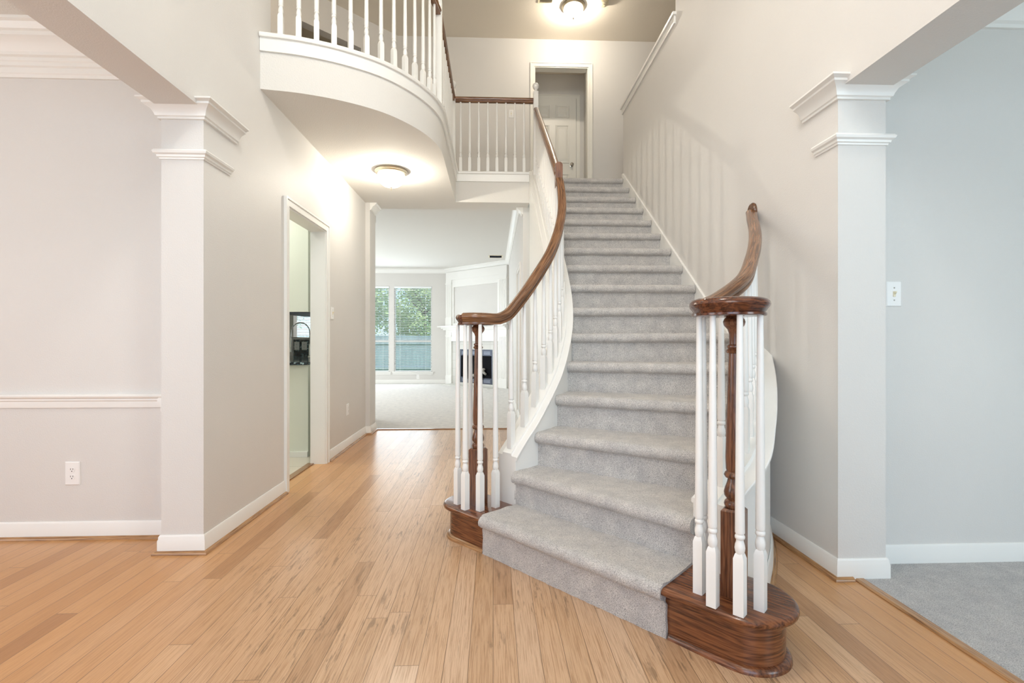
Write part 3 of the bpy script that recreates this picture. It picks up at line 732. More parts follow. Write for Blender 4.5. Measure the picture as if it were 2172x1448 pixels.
def baluster(parent, p, h, yaw, sq=0.185, half=0.0165):
    key = (round(h, 2), sq, half)
    if key not in bcache: bcache[key] = baluster_mesh(h, sq, half)
    o = link('baluster', bcache[key], M['trim'], parent, False)
    q = Vector(p) - parent.location; o.location = q; o.rotation_euler = (0, 0, yaw); return o
RAILP = [(-0.019, -0.030), (-0.022, -0.028), (-0.022, -0.021), (-0.018, -0.017), (-0.021, -0.010), (-0.028, -0.002), (-0.031, 0.008), (-0.029, 0.018), (-0.022, 0.026), (-0.011, 0.030), (0.0, 0.031),
         (0.011, 0.030), (0.022, 0.026), (0.029, 0.018), (0.031, 0.008), (0.028, -0.002), (0.021, -0.010), (0.018, -0.017), (0.022, -0.021), (0.022, -0.028), (0.019, -0.030)]
def volute_cap(c, r, z):
    side = [(0.0, -0.030), (r - 0.016, -0.030), (r - 0.012, -0.028), (r - 0.012, -0.021), (r - 0.016, -0.017), (r - 0.011, -0.008), (r - 0.003, 0.002), (r, 0.010), (r - 0.003, 0.020), (r - 0.011, 0.027), (r - 0.025, 0.031), (0.0, 0.031)]
    return MB().lathe(side, (c[0], c[1], z), 48)
def newel_mesh(h, sq=0.30, half=0.0375):
    mb = MB(); r = half * math.sqrt(2)
    mb.lathe([(r, 0), (r, sq), (r * 0.80, sq + 0.008)], seg=4, square=1)
    z = sq + 0.006
    P = [(0.026, z), (0.031, z + 0.006), (0.034, z + 0.016), (0.031, z + 0.026), (0.024, z + 0.032), (0.026, z + 0.036), (0.033, z + 0.046), (0.034, z + 0.058), (0.030, z + 0.074), (0.023, z + 0.094), (0.021, z + 0.106), (0.030, z + 0.110), (0.034, z + 0.118), (0.030, z + 0.127), (0.025, z + 0.132), (0.0275, z + 0.140), (0.029, z + 0.18)]
    zt = h - 0.13
    for i in range(1, 7):
        t = i / 6; P.append((0.029 - 0.010 * t, z + 0.18 + (zt - z - 0.18) * t))
    P += [(0.025, zt + 0.002), (0.028, zt + 0.008), (0.025, zt + 0.014), (0.020, zt + 0.017), (0.024, zt + 0.022), (0.024, zt + 0.028), (0.017, zt + 0.032), (0.017, zt + 0.070), (0.022, zt + 0.085), (0.034, zt + 0.100), (0.037, zt + 0.112), (0.033, zt + 0.122), (0.026, zt + 0.13)]
    return mb.lathe(P, seg=28).mesh('newel_post', SM)
yawS = math.atan2(ax.y, ax.x)
RZ = 1.205
# --- long railing, hall side
rail_l = thing('stair_railing', 'long curving stair railing on the hall side, climbing from the bullnose step to the landing', 'railing', (-0.083, 2.69, 0.19))
nl = link('newel_post', newel_mesh(RZ - 0.03 - 0.19), M['oak_post'], rail_l, False); nl.rotation_euler = (0, 0, yawS + 0.25)
vl = (-0.096, 2.672)
lead = [Vector((-0.155, 2.600, RZ)), Vector((-0.100, 2.583, RZ)), Vector((-0.035, 2.606, RZ)), Vector((0.025, 2.650, RZ))]
HR = 0.83
def railz(f, s): 
    z = f(s) + HR
    d = z - RZ; k = 0.05
    return RZ + 0.5 * (d + math.sqrt(d * d + k * k)) - (0.0)
def rail_path(C_, f, s_end, lead):
    pts = []; n = int(s_end / 0.03)
    for i in range(n + 1):
        s = s_end * i / n; p, t = along(C_, s); pts.append(Vector((p.x, p.y, railz(f, s))))
    return lead + pts
sB = 0; d_ = 0
for a, b in zip(LCd, LCd[1:]):
    d_ += (b - a).length
    if b.y >= 3.665: sB = d_; break
zt0 = railz(fL, 0)
for q in lead: q.z = RZ + 0.004
lp_ = rail_path(LC, fL, sB, lead)
lp_ = catmull([(p.x, p.y, p.z) for p in lp_], 2)
obj('handrail', MB().sweep(lp_, RAILP, plumb=False), M['oak_along'], rail_l, SM)
obj('handrail_volute', volute_cap(vl, 0.112, RZ), M['oak_cap'], rail_l, SM)
# raised block where the curved rail meets the straight one
bx = MB(); zb = lp_[-1].z
bx.sweep([(0.500, 3.665, zb - 0.02), (0.500, 3.72, zb - 0.02)], [(-0.026, -0.02), (0.026, -0.02), (0.027, 0.0), (0.027, 0.145), (0.022, 0.158), (0.010, 0.165), (-0.010, 0.165), (-0.022, 0.158), (-0.027, 0.145), (-0.027, 0.0)])
obj('gooseneck_block', bx, M['oak_post'], rail_l, SM)
pz = fL(sB) + HC + 0.03
obj('support_post', MB().box(0.478, 0.522, 3.672, 3.716, pz - 0.02, zb - 0.035), M['trim'], rail_l)
sT = planlen(LC); _, _ = 0, 0
def s_at_y(Pp, yy):
    d = 0
    for a, b in zip(Pp, Pp[1:]):
        l = (b - a).length
        if b.y >= yy: return d + l * (yy - a.y) / (b.y - a.y)
        d += l
    return d
st_pts = [Vector((0.5, yy, fL(s_at_y(LC, yy)) + 0.85)) for yy in (3.725, 4.2, 4.7, 5.2, 5.635)]
obj('handrail', MB().sweep(st_pts, RAILP, plumb=False), M['oak_along'], rail_l, SM)
for p in [(-0.195, 2.693), (-0.149, 2.604), (-0.069, 2.583), (0.013, 2.635), (-0.128, 2.748)]:
    baluster(rail_l, (p[0], p[1], 0.19), RZ - 0.028 - 0.19, yawS)
s = 0.032
while True:
    p, t = along(LC, s)
    if p.y > 5.55: break
    zb_ = fL(s) + HC + 0.020
    ztop = (railz(fL, s) if p.y < 3.66 else fL(s) + 0.85) - 0.026
    if not (3.62 < p.y < 3.76): baluster(rail_l, (p.x, p.y, zb_), ztop - zb_, math.atan2(t.y, t.x), 0.19)
    s += 0.105
# --- short railing ending at the wall
rail_r = thing('stair_railing', 'short curved stair railing whose handrail ends at a rosette on the stair wall', 'railing', (0.855, 1.692, 0.19))
nr = link('newel_post', newel_mesh(RZ - 0.03 - 0.19), M['oak_post'], rail_r, False); nr.rotation_euler = (0, 0, yawS + 0.15)
vr = (0.822, 1.662)
lead = [Vector((0.738, 1.690, RZ)), Vector((0.752, 1.755, RZ)), Vector((0.793, 1.820, RZ))]
sR = 0; d_ = 0
for a, b in zip(RC, RC[1:]):
    d_ += (b - a).length
    if b.x >= 1.552: sR = d_; break
for q in lead: q.z = RZ + 0.004
rp_ = catmull([(p.x, p.y, p.z) for p in rail_path(RC, fR, sR, lead)], 2)
obj('handrail', MB().sweep(rp_, RAILP, plumb=False), M['oak_along'], rail_r, SM)
obj('handrail_volute', volute_cap(vr, 0.130, RZ), M['oak_cap'], rail_r, SM)
e = rp_[-1]
ro = MB(); ro.lathe([(0.0, 0), (0.052, 0), (0.052, 0.008), (0.046, 0.016), (0.0, 0.020)], seg=28)
ro.v = [(XR - v[2], e.y + v[0] * 0.9 + 0.01, e.z + v[1] * 1.15 + 0.012) for v in ro.v]
obj('wall_rosette', ro, M['oak_along'], rail_r, SM)
for p in [(0.737, 1.71), (0.746, 1.623), (0.811, 1.567), (0.895, 1.594), (0.768, 1.748)]:
    baluster(rail_r, (p[0], p[1], 0.19), RZ - 0.028 - 0.19, yawS)
s = 0.087
while True:
    p, t = along(RC, s)
    if p.x > 1.54: break
    zb_ = fR(s) + HC + 0.020
    baluster(rail_r, (p.x, p.y, zb_), railz(fR, s) - 0.026 - zb_, math.atan2(t.y, t.x), 0.19)
    s += 0.105

# --- balcony railing
RT = 3.905
rail_b = thing('balcony_railing', 'curved upstairs balcony railing of white balusters under a dark handrail above the hall', 'railing', (-0.97, 3.36, 3.053))
BI = offset(EDGE, 0.032)
nw = (-0.467, 4.20)
def ball_newel(parent, x, y, zb, zblock, name='newel_post'):
    m = MB(); hw = 0.028
    m.lathe([(hw * 1.414, 0), (hw * 1.414, zblock - zb - 0.012), (hw * 0.9, zblock - zb)], (x, y, zb), 4, 1)
    h = zblock - zb
    m.lathe([(0.022, h - 0.002), (0.016, h + 0.010), (0.014, h + 0.016), (0.024, h + 0.026), (0.034, h + 0.042), (0.038, h + 0.060), (0.034, h + 0.078), (0.022, h + 0.092), (0.0, h + 0.098)], (x, y, zb), 20)
    return obj(name, m, M['trim'], parent, SM)
ball_newel(rail_b, nw[0], nw[1], 3.053, 4.02)
ball_newel(rail_b, -0.467, 5.685, 3.053, 4.02)
s = 0.115; k = 0
curve_pts = []
while True:
    p, t = along(BI, s)
    if p.y > 4.14: break
    baluster(rail_b, (p.x, p.y, 3.053), RT - 0.028 - 3.053, math.atan2(t.y, t.x), 0.145); s += 0.1085
for i in range(12):
    y = 4.31 + i * 0.108
    baluster(rail_b, (-0.467, y, 3.053), RT - 0.028 - 3.053, 0, 0.145)
cp = [p for p in BI if p.y < 4.18]; cp = [Vector((XL + 0.0, cp[0].y, 0))] + cp[1:]
obj('handrail', MB().sweep(flat(cp, RT), RAILP), M['oak_along'], rail_b, SM)
obj('handrail', MB().sweep([(-0.467, 4.228, RT), (-0.467, 5.657, RT)], RAILP), M['oak_along'], rail_b, SM)
# --- landing railing across the stair well
rail_t = thing('landing_railing', 'straight landing railing with eight white balusters at the head of the stairs', 'railing', (0.0, 5.69, 3.053))
for i in range(8): baluster(rail_t, (-0.379 + 0.1057 * i, 5.69, 3.053), RT - 0.026 - 3.053, 0, 0.165)
obj('handrail', MB().sweep([(-0.439, 5.69, RT), (0.470, 5.69, RT)], RAILP), M['oak_along'], rail_t, SM)
ball_newel(rail_t, 0.500, 5.69, 2.98, 4.02)

# ------------------------------------------------------------------ doors
def panel_door(parent_name, x0, x1, y, z0, z1):
    d = MB(); d.box(x0, x1, y, y + 0.035, z0, z1)
    o = struct(parent_name, d, M['cream'])
    wd = x1 - x0; st = 0.11
    cols = [(x0 + st, x0 + wd / 2 - 0.05), (x0 + wd / 2 + 0.05, x1 - st)]
    rows = [(z0 + 0.22, z0 + 0.78), (z0 + 0.95, z0 + 1.58), (z0 + 1.69, z0 + 1.90)]
    for a, b in cols:
        for c, e in rows:
            p = MB()
            for i, (ins, dep) in enumerate(((0, 0), (0.012, 0.007), (0.03, 0.002))): pass
            lv = [(0.0, 0.001), (0.006, -0.012), (0.018, -0.011), (0.028, -0.0015), (0.060, -0.010)]
            for (i1, t1), (i2, t2) in zip(lv, lv[1:]):
                va = [(a + i1, y + t1, c + i1), (b - i1, y + t1, c + i1), (b - i1, y + t1, e - i1), (a + i1, y + t1, e - i1)]
                vb = [(a + i2, y + t2, c + i2), (b - i2, y + t2, c + i2), (b - i2, y + t2, e - i2), (a + i2, y + t2, e - i2)]
                p.add(va + vb, [(q, (q + 1) % 4, 4 + (q + 1) % 4, 4 + q) for q in range(4)])
            i2, t2 = lv[-1]
            p.add([(a + i2, y + t2, c + i2), (b - i2, y + t2, c + i2), (b - i2, y + t2, e - i2), (a + i2, y + t2, e - i2)], [(0, 1, 2, 3)])
            obj('door_panel', p, M['cream'], o)
    return o
d1 = panel_door('door_1', 0.585, 1.36, 7.93, UF + 0.01, UF + 2.03)
kb = MB(); kb.lathe([(0.03, 0), (0.03, 0.006), (0.012, 0.010), (0.011, 0.03), (0.02, 0.036), (0.028, 0.048), (0.028, 0.058), (0.018, 0.068), (0, 0.07)], seg=24)
kb.v = [(1.285 + v[0], 7.93 - v[2], UF + 0.93 + v[1]) for v in kb.v]
obj('door_knob', kb, M['nickel'], d1, SM)
casing_y('trim_47', 7.97, -1, 0.575, 1.37, UF + 2.04, M['cream'], UF)

# ------------------------------------------------------------------ lights, detectors, vents, switches
def dome_light(loc, label, power, color, drop=0.10):
    t = thing('ceiling_light', label, 'light', loc, 'flush-mount ceiling lights')
    obj('canopy', MB().lathe([(0, 0), (0.150, 0), (0.152, -0.010), (0.146, -0.016), (0.146, -0.022), (0.138, -0.030), (0.138, -0.036), (0.128, -0.040), (0.0, -0.040)], seg=40), M['brass'], t, SM, False)
    obj('glass_shade', MB().lathe([(0.127, -0.038), (0.128, -0.060), (0.120, -0.090), (0.102, -0.120), (0.072, -0.143), (0.036, -0.155), (0.0, -0.158)], seg=40), M['lampglass'], t, SM, False)
    obj('finial', MB().lathe([(0, -0.155), (0.012, -0.157), (0.012, -0.163), (0.006, -0.168), (0.009, -0.174), (0.004, -0.184), (0, -0.186)], seg=16), M['brass'], t, SM, False)
    lp = lamp('bulb', 'POINT', (0, 0, -0.128), power, color, 0.022); lp.parent = t
    return t
dome_light((-0.965, 4.64, CEIL), 'lit frosted dome light on the hall ceiling under the balcony', 60, (1.0, 0.93, 0.80))
dome_light((1.05, 6.33, TOP), 'lit frosted dome light on the upstairs ceiling above the landing', 70, (1.0, 0.89, 0.74))
sd = thing('smoke_detector', 'round ivory smoke detector on the upstairs ceiling beside the dome light', 'smoke detector', (1.425, 6.25, TOP))
obj('base', MB().lathe([(0, 0), (0.070, 0), (0.070, -0.012), (0.0, -0.012)], seg=32), M['ivory'], sd, SM, False)
obj('cover', MB().lathe([(0.0, -0.012), (0.060, -0.012), (0.060, -0.03), (0.052, -0.036), (0.024, -0.038), (0.022, -0.044), (0, -0.044)], seg=32), M['ivory'], sd, SM, False)
def vent(name, label, loc, wx, wy, bladecol):
    t = thing(name, label, 'vent', loc)
    f = MB(); f.box(-wx / 2, wx / 2, -wy / 2, -wy / 2 + .02, -.008, 0).box(-wx / 2, wx / 2, wy / 2 - .02, wy / 2, -.008, 0).box(-wx / 2, -wx / 2 + .02, -wy / 2 + .02, wy / 2 - .02, -.008, 0).box(wx / 2 - .02, wx / 2, -wy / 2 + .02, wy / 2 - .02, -.008, 0)
    obj('frame', f, M['ivory'], t, 0, False)
    g = MB(); g.box(-wx / 2 + .02, wx / 2 - .02, -wy / 2 + .02, wy / 2 - .02, -.003, -.001)
    k = int((wy - .04) / 0.02)
    for i in range(k): y = -wy / 2 + .03 + i * .02; g.slab([(y, -.006), (y + .010, -.002), (y + .011, -.003), (y + .001, -.007)], 'x', -wx / 2 + .02, wx / 2 - .02)
    obj('louvres', g, bladecol, t, 0, False)
    return t
vent('air_vent', 'small ceiling vent upstairs near the dome light', (0.68, 6.22, TOP), 0.20, 0.15, M['brass'])
vent('air_vent', 'grey slotted vent in the living room ceiling in front of the fireplace', (0.055, 10.6, 2.93), 0.30, 0.30, M['slate_metal'])
def plate(loc, normal, label, kind, name, group=None, scale=1.0):
    """wall plate: local x along the wall, z up, facing local -y"""
    ang = math.atan2(normal[1], normal[0]) + PI / 2
    t = thing(name, label, 'switch' if kind == 'switch' else 'outlet', loc, group, ang)
    p = MB(); w, h = 0.036 * scale, 0.058 * scale
    rings = [(w, h, 0), (w, h, -0.003), (w - 0.004, h - 0.004, -0.0065)]
    vs = [];
    for a, b, y in rings: vs += [(-a, y, -b), (a, y, -b), (a, y, b), (-a, y, b)]
    p.add(vs, [(0, 1, 2, 3), (8, 9, 10, 11)] + [(i * 4 + j, i * 4 + (j + 1) % 4, i * 4 + 4 + (j + 1) % 4, i * 4 + 4 + j) for i in range(2) for j in range(4)])
    obj('cover_plate', p, M['plastic'], t, 0, False)
    if kind == 'switch':
        obj('toggle', MB().box(-0.0055, 0.0055, -0.010, -0.006, -0.013, 0.013).add([(-0.004, -0.008, -0.004), (0.004, -0.008, -0.004), (0.004, -0.008, 0.010), (-0.004, -0.008, 0.010), (-0.0035, -0.019, 0.006), (0.0035, -0.019, 0.006), (0.0035, -0.019, 0.013), (-0.0035, -0.019, 0.013)], [(0, 1, 5, 4), (1, 2, 6, 5), (2, 3, 7, 6), (3, 0, 4, 7), (4, 5, 6, 7)]), M['ivory'], t, 0, False)
        for z in (-0.03, 0.03): obj('screw', MB().box(-0.003, 0.003, -0.0075, -0.006, z - 0.003, z + 0.003), M['nickel'], t, 0, False)
    else:
        for z in (-0.02, 0.02):
            r = MB(); q = [(0.0165 * math.cos(a), z + 0.0145 * math.sin(a)) for a in [2 * PI * k / 20 for k in range(20)]]
            q = [(max(-0.0145, min(0.0145, x)), zz) for x, zz in q]
            r.slab(q, 'y', -0.0085, -0.006)
            ro_ = obj('receptacle', r, M['plastic'], t, 0, False)
            d = MB().box(-0.0075, -0.005, -0.0088, -0.0083, z + 0.000, z + 0.009).box(0.005, 0.0075, -0.0088, -0.0083, z + 0.000, z + 0.009)
            d.slab([(0.0028 * math.cos(a), z - 0.007 + 0.0028 * math.sin(a)) for a in [2 * PI * k / 10 for k in range(10)]], 'y', -0.0088, -0.0083)
            obj('slots', d, M['dark'], ro_, 0, False)
    return t
plate((1.954, 2.30, 1.318), (0, -1), 'white toggle switch on the pale parlor wall beside the pillar', 'switch', 'light_switch', None, 1.05)
plate((XL, 4.546, 1.345), (1, 0), 'white toggle switch on the hall wall just past the kitchen doorway', 'switch', 'light_switch')
plate((0.262, BK, 4.385), (0, -1), 'white toggle switch on the upstairs wall seen through the landing balusters', 'switch', 'light_switch')
plate((-2.315, 2.77, 0.36), (0, -1), 'white duplex outlet low on the dining wall under the chair rail', 'outlet', 'wall_outlet', None, 1.1)
plate((XL, 5.025, 0.389), (1, 0), 'white duplex outlet low on the hall wall past the kitchen doorway', 'outlet', 'wall_outlet')
plate((-1.925, BW, 0.165), (0, -1), 'white duplex outlet on the living room wall under the window', 'outlet', 'wall_outlet')

# ------------------------------------------------------------------ living room windows and blinds
wl_ = [('between the fireplace and its twin', 0), ('half hidden by the hall pier', 1), ('glimpsed over the kitchen counter', 2)]
for i, (x0, x1, z0, z1) in enumerate(WH):
    f = MB(); t = 0.03
    f.box(x0, x0 + t, BW + .03, BW + .10, z0, z1).box(x1 - t, x1, BW + .03, BW + .10, z0, z1).box(x0 + t, x1 - t, BW + .03, BW + .10, z1 - t, z1).box(x0 + t, x1 - t, BW + .03, BW + .10, z0, z0 + t)
    f.box(x0 + t, x1 - t, BW + .04, BW + .09, 1.06, 1.11)
    wo = struct('window_%d' % (i + 1), f, M['trim'])
    obj('pane', MB().box(x0 + t, x1 - t, BW + .062, BW + .066, z0 + t, 1.06).box(x0 + t, x1 - t, BW + .062, BW + .066, 1.11, z1 - t), M['glass'], wo)
    obj('window_sill', MB().box(x0 - .05, x1 + .05, BW - .045, BW + .03, z0 - .025, z0).box(x0 - .035, x1 + .035, BW - .014, BW, z0 - .075, z0 - .025), M['trim'], wo)
    bl = thing('window_blind', 'white slatted blind in the living room window ' + wl_[i][0], 'blind', ((x0 + x1) / 2, BW + .01, z1))
    obj('headrail', MB().box(x0 + .005, x1 - .005, BW - .012, BW + .028, z1 - .05, z1 - .004), M['blind'], bl)
    sl = MB(); z = z1 - 0.075
    while z > z0 + 0.04:
        sl.slab([(BW - .012, z + .006), (BW + .026, z - .007), (BW + .026, z - .0045), (BW - .012, z + .0085)], 'x', x0 + .008, x1 - .008); z -= 0.0425
    obj('slats', sl, M['blind'], bl)
    obj('bottom_rail', MB().box(x0 + .008, x1 - .008, BW - .012, BW + .026, z0 + .004, z0 + .022), M['blind'], bl)
    cd_ = MB()
    for fx in (0.16, 0.84):
        x = x0 + (x1 - x0) * fx; cd_.box(x - .0025, x + .0025, BW - .0155, BW - .0135, z0 + .02, z1 - .05)
    obj('ladder_cord', cd_, M['blind'], bl)

# ------------------------------------------------------------------ fireplace across the corner
fang = math.atan2(fd.y, fd.x)
fp = thing('fireplace', 'white corner fireplace with fluted pilasters, mantel shelf and dark metal firebox', 'fireplace', (fa.x + fn.x * 0.001, fa.y + fn.y * 0.001, 0), None, fang)
# local x runs along the breast, local -y points into the room
def fobj(name, mb, mat, parent=fp, smooth=0): return obj(name, mb, mat, parent, smooth, False)
def pil(x0, x1, z0, z1):
    m = MB(); m.box(x0, x1, -0.05, 0, z0, z1)
    n = 5; w = (x1 - x0) / (2 * n + 1)
    for i in range(n): m.box(x0 + w * (2 * i + 1), x0 + w * (2 * i + 2), -0.056, -0.05, z0 + 0.22, z1 - 0.12)
    m.box(x0 - .008, x1 + .008, -0.062, 0, z0, z0 + 0.2).box(x0 - .008, x1 + .008, -0.065, 0, z1 - 0.10, z1 - 0.07)
    return m
pl0, pl1, pr0, pr1 = 0.03 * fl, 0.125 * fl, 0.872 * fl, 0.985 * fl
for (a, b) in ((pl0, pl1), (pr0, pr1)):
    fobj('pilaster', pil(a, b, 0.004, 1.30), M['trim'])
    fobj('upper_pilaster', pil(a, b, 1.47, 2.62), M['trim'])
fobj('mantel_shelf', MB().sweep([(-0.14, 0, 1.36), (-0.14 + 0.001, -0.001, 1.36)], [(0, 0), (0, .01)]).box(-0.10, fl - 0.01, -0.20, 0, 1.432, 1.465).box(-0.04, fl - 0.01, -0.13, 0, 1.395, 1.432).box(0.0, fl - 0.01, -0.09, 0, 1.36, 1.395), M['trim'])
fobj('frieze', MB().box(pl0, pr1, -0.05, 0, 1.30, 1.36).box(pl1, pr0, -0.045, 0, 1.08, 1.30).box(pl1, pr0, -0.055, 0, 1.08, 1.11), M['trim'])
fobj('overmantel_frame', MB().box(pl0, pr1, -0.045, 0, 2.62, 2.82).box(pl1, pr0, -0.03, 0, 2.44, 2.62).box(pl1, pl1 + 0.06, -0.025, 0, 1.47, 2.44).box(pr0 - 0.06, pr0, -0.025, 0, 1.47, 2.44).box(pl1 + .06, pr0 - .06, -0.025, 0, 1.47, 1.53), M['trim'])
fx0, fx1, fz0, fz1 = 0.261 * fl, 0.772 * fl, 0.06, 0.88
fobj('tile_surround', MB().box(pl1, fx0, -0.02, 0, 0.0, 1.08).box(fx1, pr0, -0.02, 0, 0.0, 1.08).box(fx0, fx1, -0.02, 0, fz1, 1.08).box(fx0, fx1, -0.02, 0, 0, fz0), M['hearthtile'])
fbx = MB().box(fx0, fx1, -0.024, 0, fz1 - 0.15, fz1).box(fx0, fx1, -0.024, 0, fz0, fz0 + 0.14).box(fx0, fx0 + 0.03, -0.024, 0, fz0 + .14, fz1 - .15).box(fx1 - 0.03, fx1, -0.024, 0, fz0 + .14, fz1 - .15)
fire = fobj('firebox', fbx, M['slate_metal'])
fobj('firebox_back', MB().box(fx0 + .03, fx1 - .03, -0.012, -0.004, fz0 + .14, fz1 - .15), M['black_metal'], fire)
for z in (fz1 - 0.115, fz0 + 0.035):
    lv = MB()
    for k in range(4):
        w = (fx1 - fx0 - 0.1) / 4
        for q in range(3): lv.box(fx0 + 0.05 + k * w + 0.02, fx0 + 0.05 + (k + 1) * w - 0.02, -0.028, -0.024, z + q * 0.027, z + q * 0.027 + 0.012)
    fobj('louvre', lv, M['louvre'], fire)
gr = MB()
for k in range(7): x = fx0 + 0.3 + k * (fx1 - fx0 - 0.6) / 6; gr.box(x - .006, x + .006, -0.05, -0.035, fz0 + .10, fz0 + .24)
gr.box(fx0 + .28, fx1 - .28, -0.045, -0.035, fz0 + .20, fz0 + .215)
fobj('grate', gr, M['black_metal'], fire)
for k, (xa, za, xb, zb2, r) in enumerate([(0.40, 0.25, 0.72, 0.27, 0.045), (0.52, 0.30, 0.80, 0.42, 0.04), (0.62, 0.42, 0.84, 0.30, 0.035)]):
    lg = MB(); n = 8
    lg.tube([(fx0 + (xa + (xb - xa) * i / n) * (fx1 - fx0), -0.06 - 0.012 * math.sin(i), za + (zb2 - za) * i / n) for i in range(n + 1)], [r * (0.85 + 0.15 * math.sin(i * 2.1 + k)) for i in range(n + 1)], 10)
    tag_ = fobj('gas_log', lg, M['log'], fire, SM)
fobj('hearth', MB().box(pl1, pr0, -0.42, -0.02, 0.004, 0.016), M['tile'])

# ------------------------------------------------------------------ kitchen glimpsed through the doorway
bc = thing('base_cabinet', 'pale base cabinet end panel under the black counter seen through the kitchen doorway', 'cabinet', (-2.0, 4.65, 0))
obj('body', MB().box(-3.2, -1.74, 4.64, 6.66, 0.0, 0.863), M['kitchen'], bc)
obj('toe_trim', MB().box(-2.32, -1.74, 4.622, 4.64, 0.0, 0.05), M['trim'], bc)
uc = thing('upper_cabinet', 'pale upper cabinet end panel above the counter inside the kitchen doorway', 'cabinet', (-2.0, 4.65, 1.36))
obj('body', MB().box(-2.05, -1.74, 4.64, 5.35, 1.362, 2.69).box(-3.0, -2.05, 4.64, 4.74, 1.362, 2.69), M['kitchen'], uc)
obj('underside', MB().box(-2.05, -1.74, 4.66, 5.35, 1.35, 1.362), M['slate_metal'], uc)
tag(obj('countertop', MB().box(-3.2, -1.738, 4.60, 6.68, 0.864, 0.890), M['granite']), 'black polished granite countertop inside the kitchen doorway', 'countertop')
tag(obj('backsplash', MB().box(-2.70, -1.76, 6.682, 6.70, 0.891, 1.108), M['granite']), 'blue-black speckled granite backsplash behind the kitchen faucet', 'backsplash')
struct('trim_48', MB().box(-2.72, -1.72, 6.64, 6.84, 1.11, 1.135), M['trim'])
plate((-2.655, 6.682, 1.02), (0, -1), 'white outlet on the granite backsplash, nearer the white column', 'outlet', 'wall_outlet', None, 0.95)
plate((-2.555, 6.682, 1.02), (0, -1), 'white outlet on the granite backsplash, directly under the kitchen window view', 'outlet', 'wall_outlet', None, 0.95)
fc = thing('kitchen_faucet', 'tall chrome spring faucet arching over the black kitchen counter', 'faucet', (-2.265, 6.1, 0.89))
obj('base', MB().lathe([(0, 0), (0.028, 0), (0.026, 0.012), (0.018, 0.02), (0.014, 0.16), (0.0, 0.16)], seg=20), M['chrome'], fc, SM, False)
arc = [(0, 0, 0.16), (0, 0, 0.28)] + [(-0.115 + 0.115 * math.cos(a), 0, 0.30 + 0.125 * math.sin(a)) for a in [PI * k / 16 for k in range(17)]] + [(-0.232, 0, 0.24)]
obj('hose', MB().tube(arc, 0.006, 10), M['chrome'], fc, SM, False)
hx = []
P = [Vector(p) for p in arc]
tot = sum((b - a).length for a, b in zip(P, P[1:])); turns = 46
for i in range(turns * 8 + 1):
    s_ = tot * i / (turns * 8); d = 0
    for a, b in zip(P, P[1:]):
        l = (b - a).length
        if d + l >= s_ - 1e-9: q = a.lerp(b, (s_ - d) / l); T = (b - a).normalized(); break
        d += l
    nrm = Vector((0, 1, 0)); bi = T.cross(nrm); an = 2 * PI * i / 8
    hx.append(q + nrm * 0.0095 * math.cos(an) + bi * 0.0095 * math.sin(an))
obj('spring', MB().tube(hx, 0.0022, 5), M['chrome'], fc, SM, False)
obj('spray_head', MB().lathe([(0.0, 0.06), (0.020, 0.06), (0.020, 0.085), (0.014, 0.11), (0.013, 0.24), (0, 0.24)], (-0.232, 0, 0), 16), M['chrome'], fc, SM, False)
obj('support_arm', MB().tube([(0, 0, 0.235), (-0.232, 0, 0.24)], 0.006, 8), M['chrome'], fc, SM, False)

# ------------------------------------------------------------------ garden behind the living room
struct('ground', MB().box(-30, 20, BW + .15, 40, -0.6, -0.4), M['grass'])
fen = thing('fence', 'grey board fence across the garden behind the living room windows', 'fence', (-4, 19, -0.4))
m = MB(); x = -14.0
while x < 6: m.box(x, x + 0.135, 19, 19.02, -0.4, 1.30 + 0.01 * math.sin(x * 3)); x += 0.14
obj('boards', m, M['fence'], fen)
obj('rail', MB().box(-14, 6, 18.96, 19, 0.0, 0.09).box(-14, 6, 18.96, 19, 0.95, 1.04), M['fence'], fen)
for i in range(9):
    x = -13.5 + i * 2.4; obj('fence_post', MB().box(x, x + .09, 19.02, 19.11, -0.4, 1.35), M['fence'], fen)
def tree(x, y, h, r, n, label, seed):
    rnd = random.Random(seed)
    t = thing('tree', label, 'tree', (x, y, -0.4), None)
    tk = MB().tube([(0, 0, 0), (0.05, 0, h * 0.35), (-0.05, 0.05, h * 0.7), (0, 0, h * 0.9)], [0.14, 0.11, 0.07, 0.02], 8)
    for k in range(7):
        a = rnd.uniform(0, 2 * PI); z = h * rnd.uniform(0.3, 0.7); rr = r * rnd.uniform(0.5, 0.8)
        tk.tube([(0, 0, z), (rr * 0.5 * math.cos(a), rr * 0.5 * math.sin(a), z + 0.4), (rr * math.cos(a), rr * math.sin(a), z + 0.9)], [0.05, 0.035, 0.012], 6)
    obj('trunk', tk, M['bark'], t, SM, False)
    lf = MB()
    for k in range(n):
        while True:
            p = Vector((rnd.uniform(-1, 1), rnd.uniform(-1, 1), rnd.uniform(-1, 1)))
            if 0.25 < p.length < 1: break
        p = Vector((p.x * r, p.y * r, h * 0.58 + p.z * h * 0.42))
        if rnd.random() < 0.5 + 0.5 * math.sin(p.x * 3.1 + p.z * 2.7 + p.y * 2.2 + seed): 
            u = Vector((rnd.uniform(-1, 1), rnd.uniform(-1, 1), rnd.uniform(-1, 1))).normalized(); v = u.orthogonal().normalized(); sz = rnd.uniform(0.05, 0.10)
            lf.add([p - u * sz, p + v * sz * 0.5, p + u * sz, p - v * sz * 0.5], [(0, 1, 2, 3)])
    obj('foliage', lf, M['leaf'], t, 0, False)
    return t
tree(-5.6, 20.5, 5.6, 1.7, 15000, 'leafy tree beyond the fence in the window by the hall pier', 3)
tree(-3.3, 23.5, 4.7, 1.6, 15000, 'taller leafy tree beyond the fence in the window by the fireplace', 5)
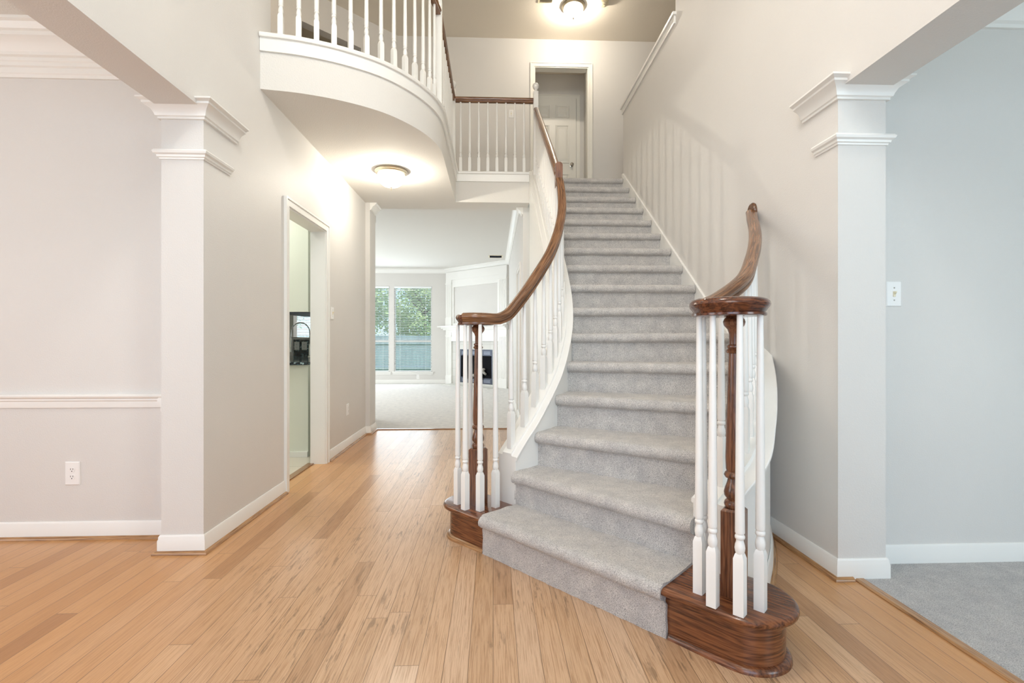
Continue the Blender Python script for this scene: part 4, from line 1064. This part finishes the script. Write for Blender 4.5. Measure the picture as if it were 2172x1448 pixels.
tree(-9.9, 21.6, 5.4, 1.6, 3600, 'leafy tree beyond the fence glimpsed over the kitchen counter', 8)

# ------------------------------------------------------------------ unseen lamps: two chandeliers, then bare lights added in the rooms
def chandelier(loc, label, power, color, size):
    t = thing('chandelier', label, 'light', loc)
    top = (TOP if loc[2] > 3 else 2.78) - loc[2]
    obj('stem', MB().tube([(0, 0, 0.05), (0, 0, top)], 0.008, 8), M['brass'], t, SM, False)
    a = MB().lathe([(0, 0.0), (0.03, 0.01), (0.04, 0.04), (0.02, 0.08), (0, 0.1)], seg=16)
    for k in range(5):
        an = 2 * PI * k / 5; cx, sx = math.cos(an), math.sin(an)
        a.tube([(0.02 * cx, 0.02 * sx, 0.05), (0.12 * cx, 0.12 * sx, -0.04), (0.22 * cx, 0.22 * sx, 0.0), (0.25 * cx, 0.25 * sx, 0.06)], 0.007, 8)
    obj('arm_frame', a, M['brass'], t, SM, False)
    for k in range(5):
        an = 2 * PI * k / 5; obj('glass_shade', MB().lathe([(0.02, 0.06), (0.045, 0.09), (0.055, 0.14), (0.055, 0.16)], (0.25 * math.cos(an), 0.25 * math.sin(an), 0), 16), M['lampglass'], t, SM, False)
    lp = lamp('bulb', 'POINT', (0, 0, -0.12), power, color, size); lp.parent = t
    return t
chandelier((0.0, 1.35, 4.3), 'brass chandelier added high in the entrance hall above the view to light it', 92, (1.0, 0.96, 0.90), 0.22)  # unseen, added and placed for its light on the stair wall
chandelier((-3.2, 0.6, 2.0), 'brass chandelier hanging in the dining room', 22, (1.0, 0.80, 0.60), 0.22)
lamp('kitchen_fill', 'AREA', (-2.6, 4.2, 2.66), 24, (0.97, 1.0, 0.92), 0.9, 0.4, target=(-2.6, 4.2, 0))  # bare area light added to brighten the kitchen
lamp('breakfast_ceiling_lamp', 'AREA', (-3.2, 8.6, 2.85), 30, (1.0, 0.97, 0.92), 1.0, 1.0, target=(-3.2, 8.6, 0))
lamp('upstairs_hall_fill', 'POINT', (-2.5, 4.7, 5.25), 16, (1, 0.86, 0.68), 0.12)  # unseen light added to warm the upper hall walls
lamp('recess_ceiling_lamp', 'POINT', (0.95, 7.5, 5.2), 0.7, (1, 0.9, 0.74), 0.1)
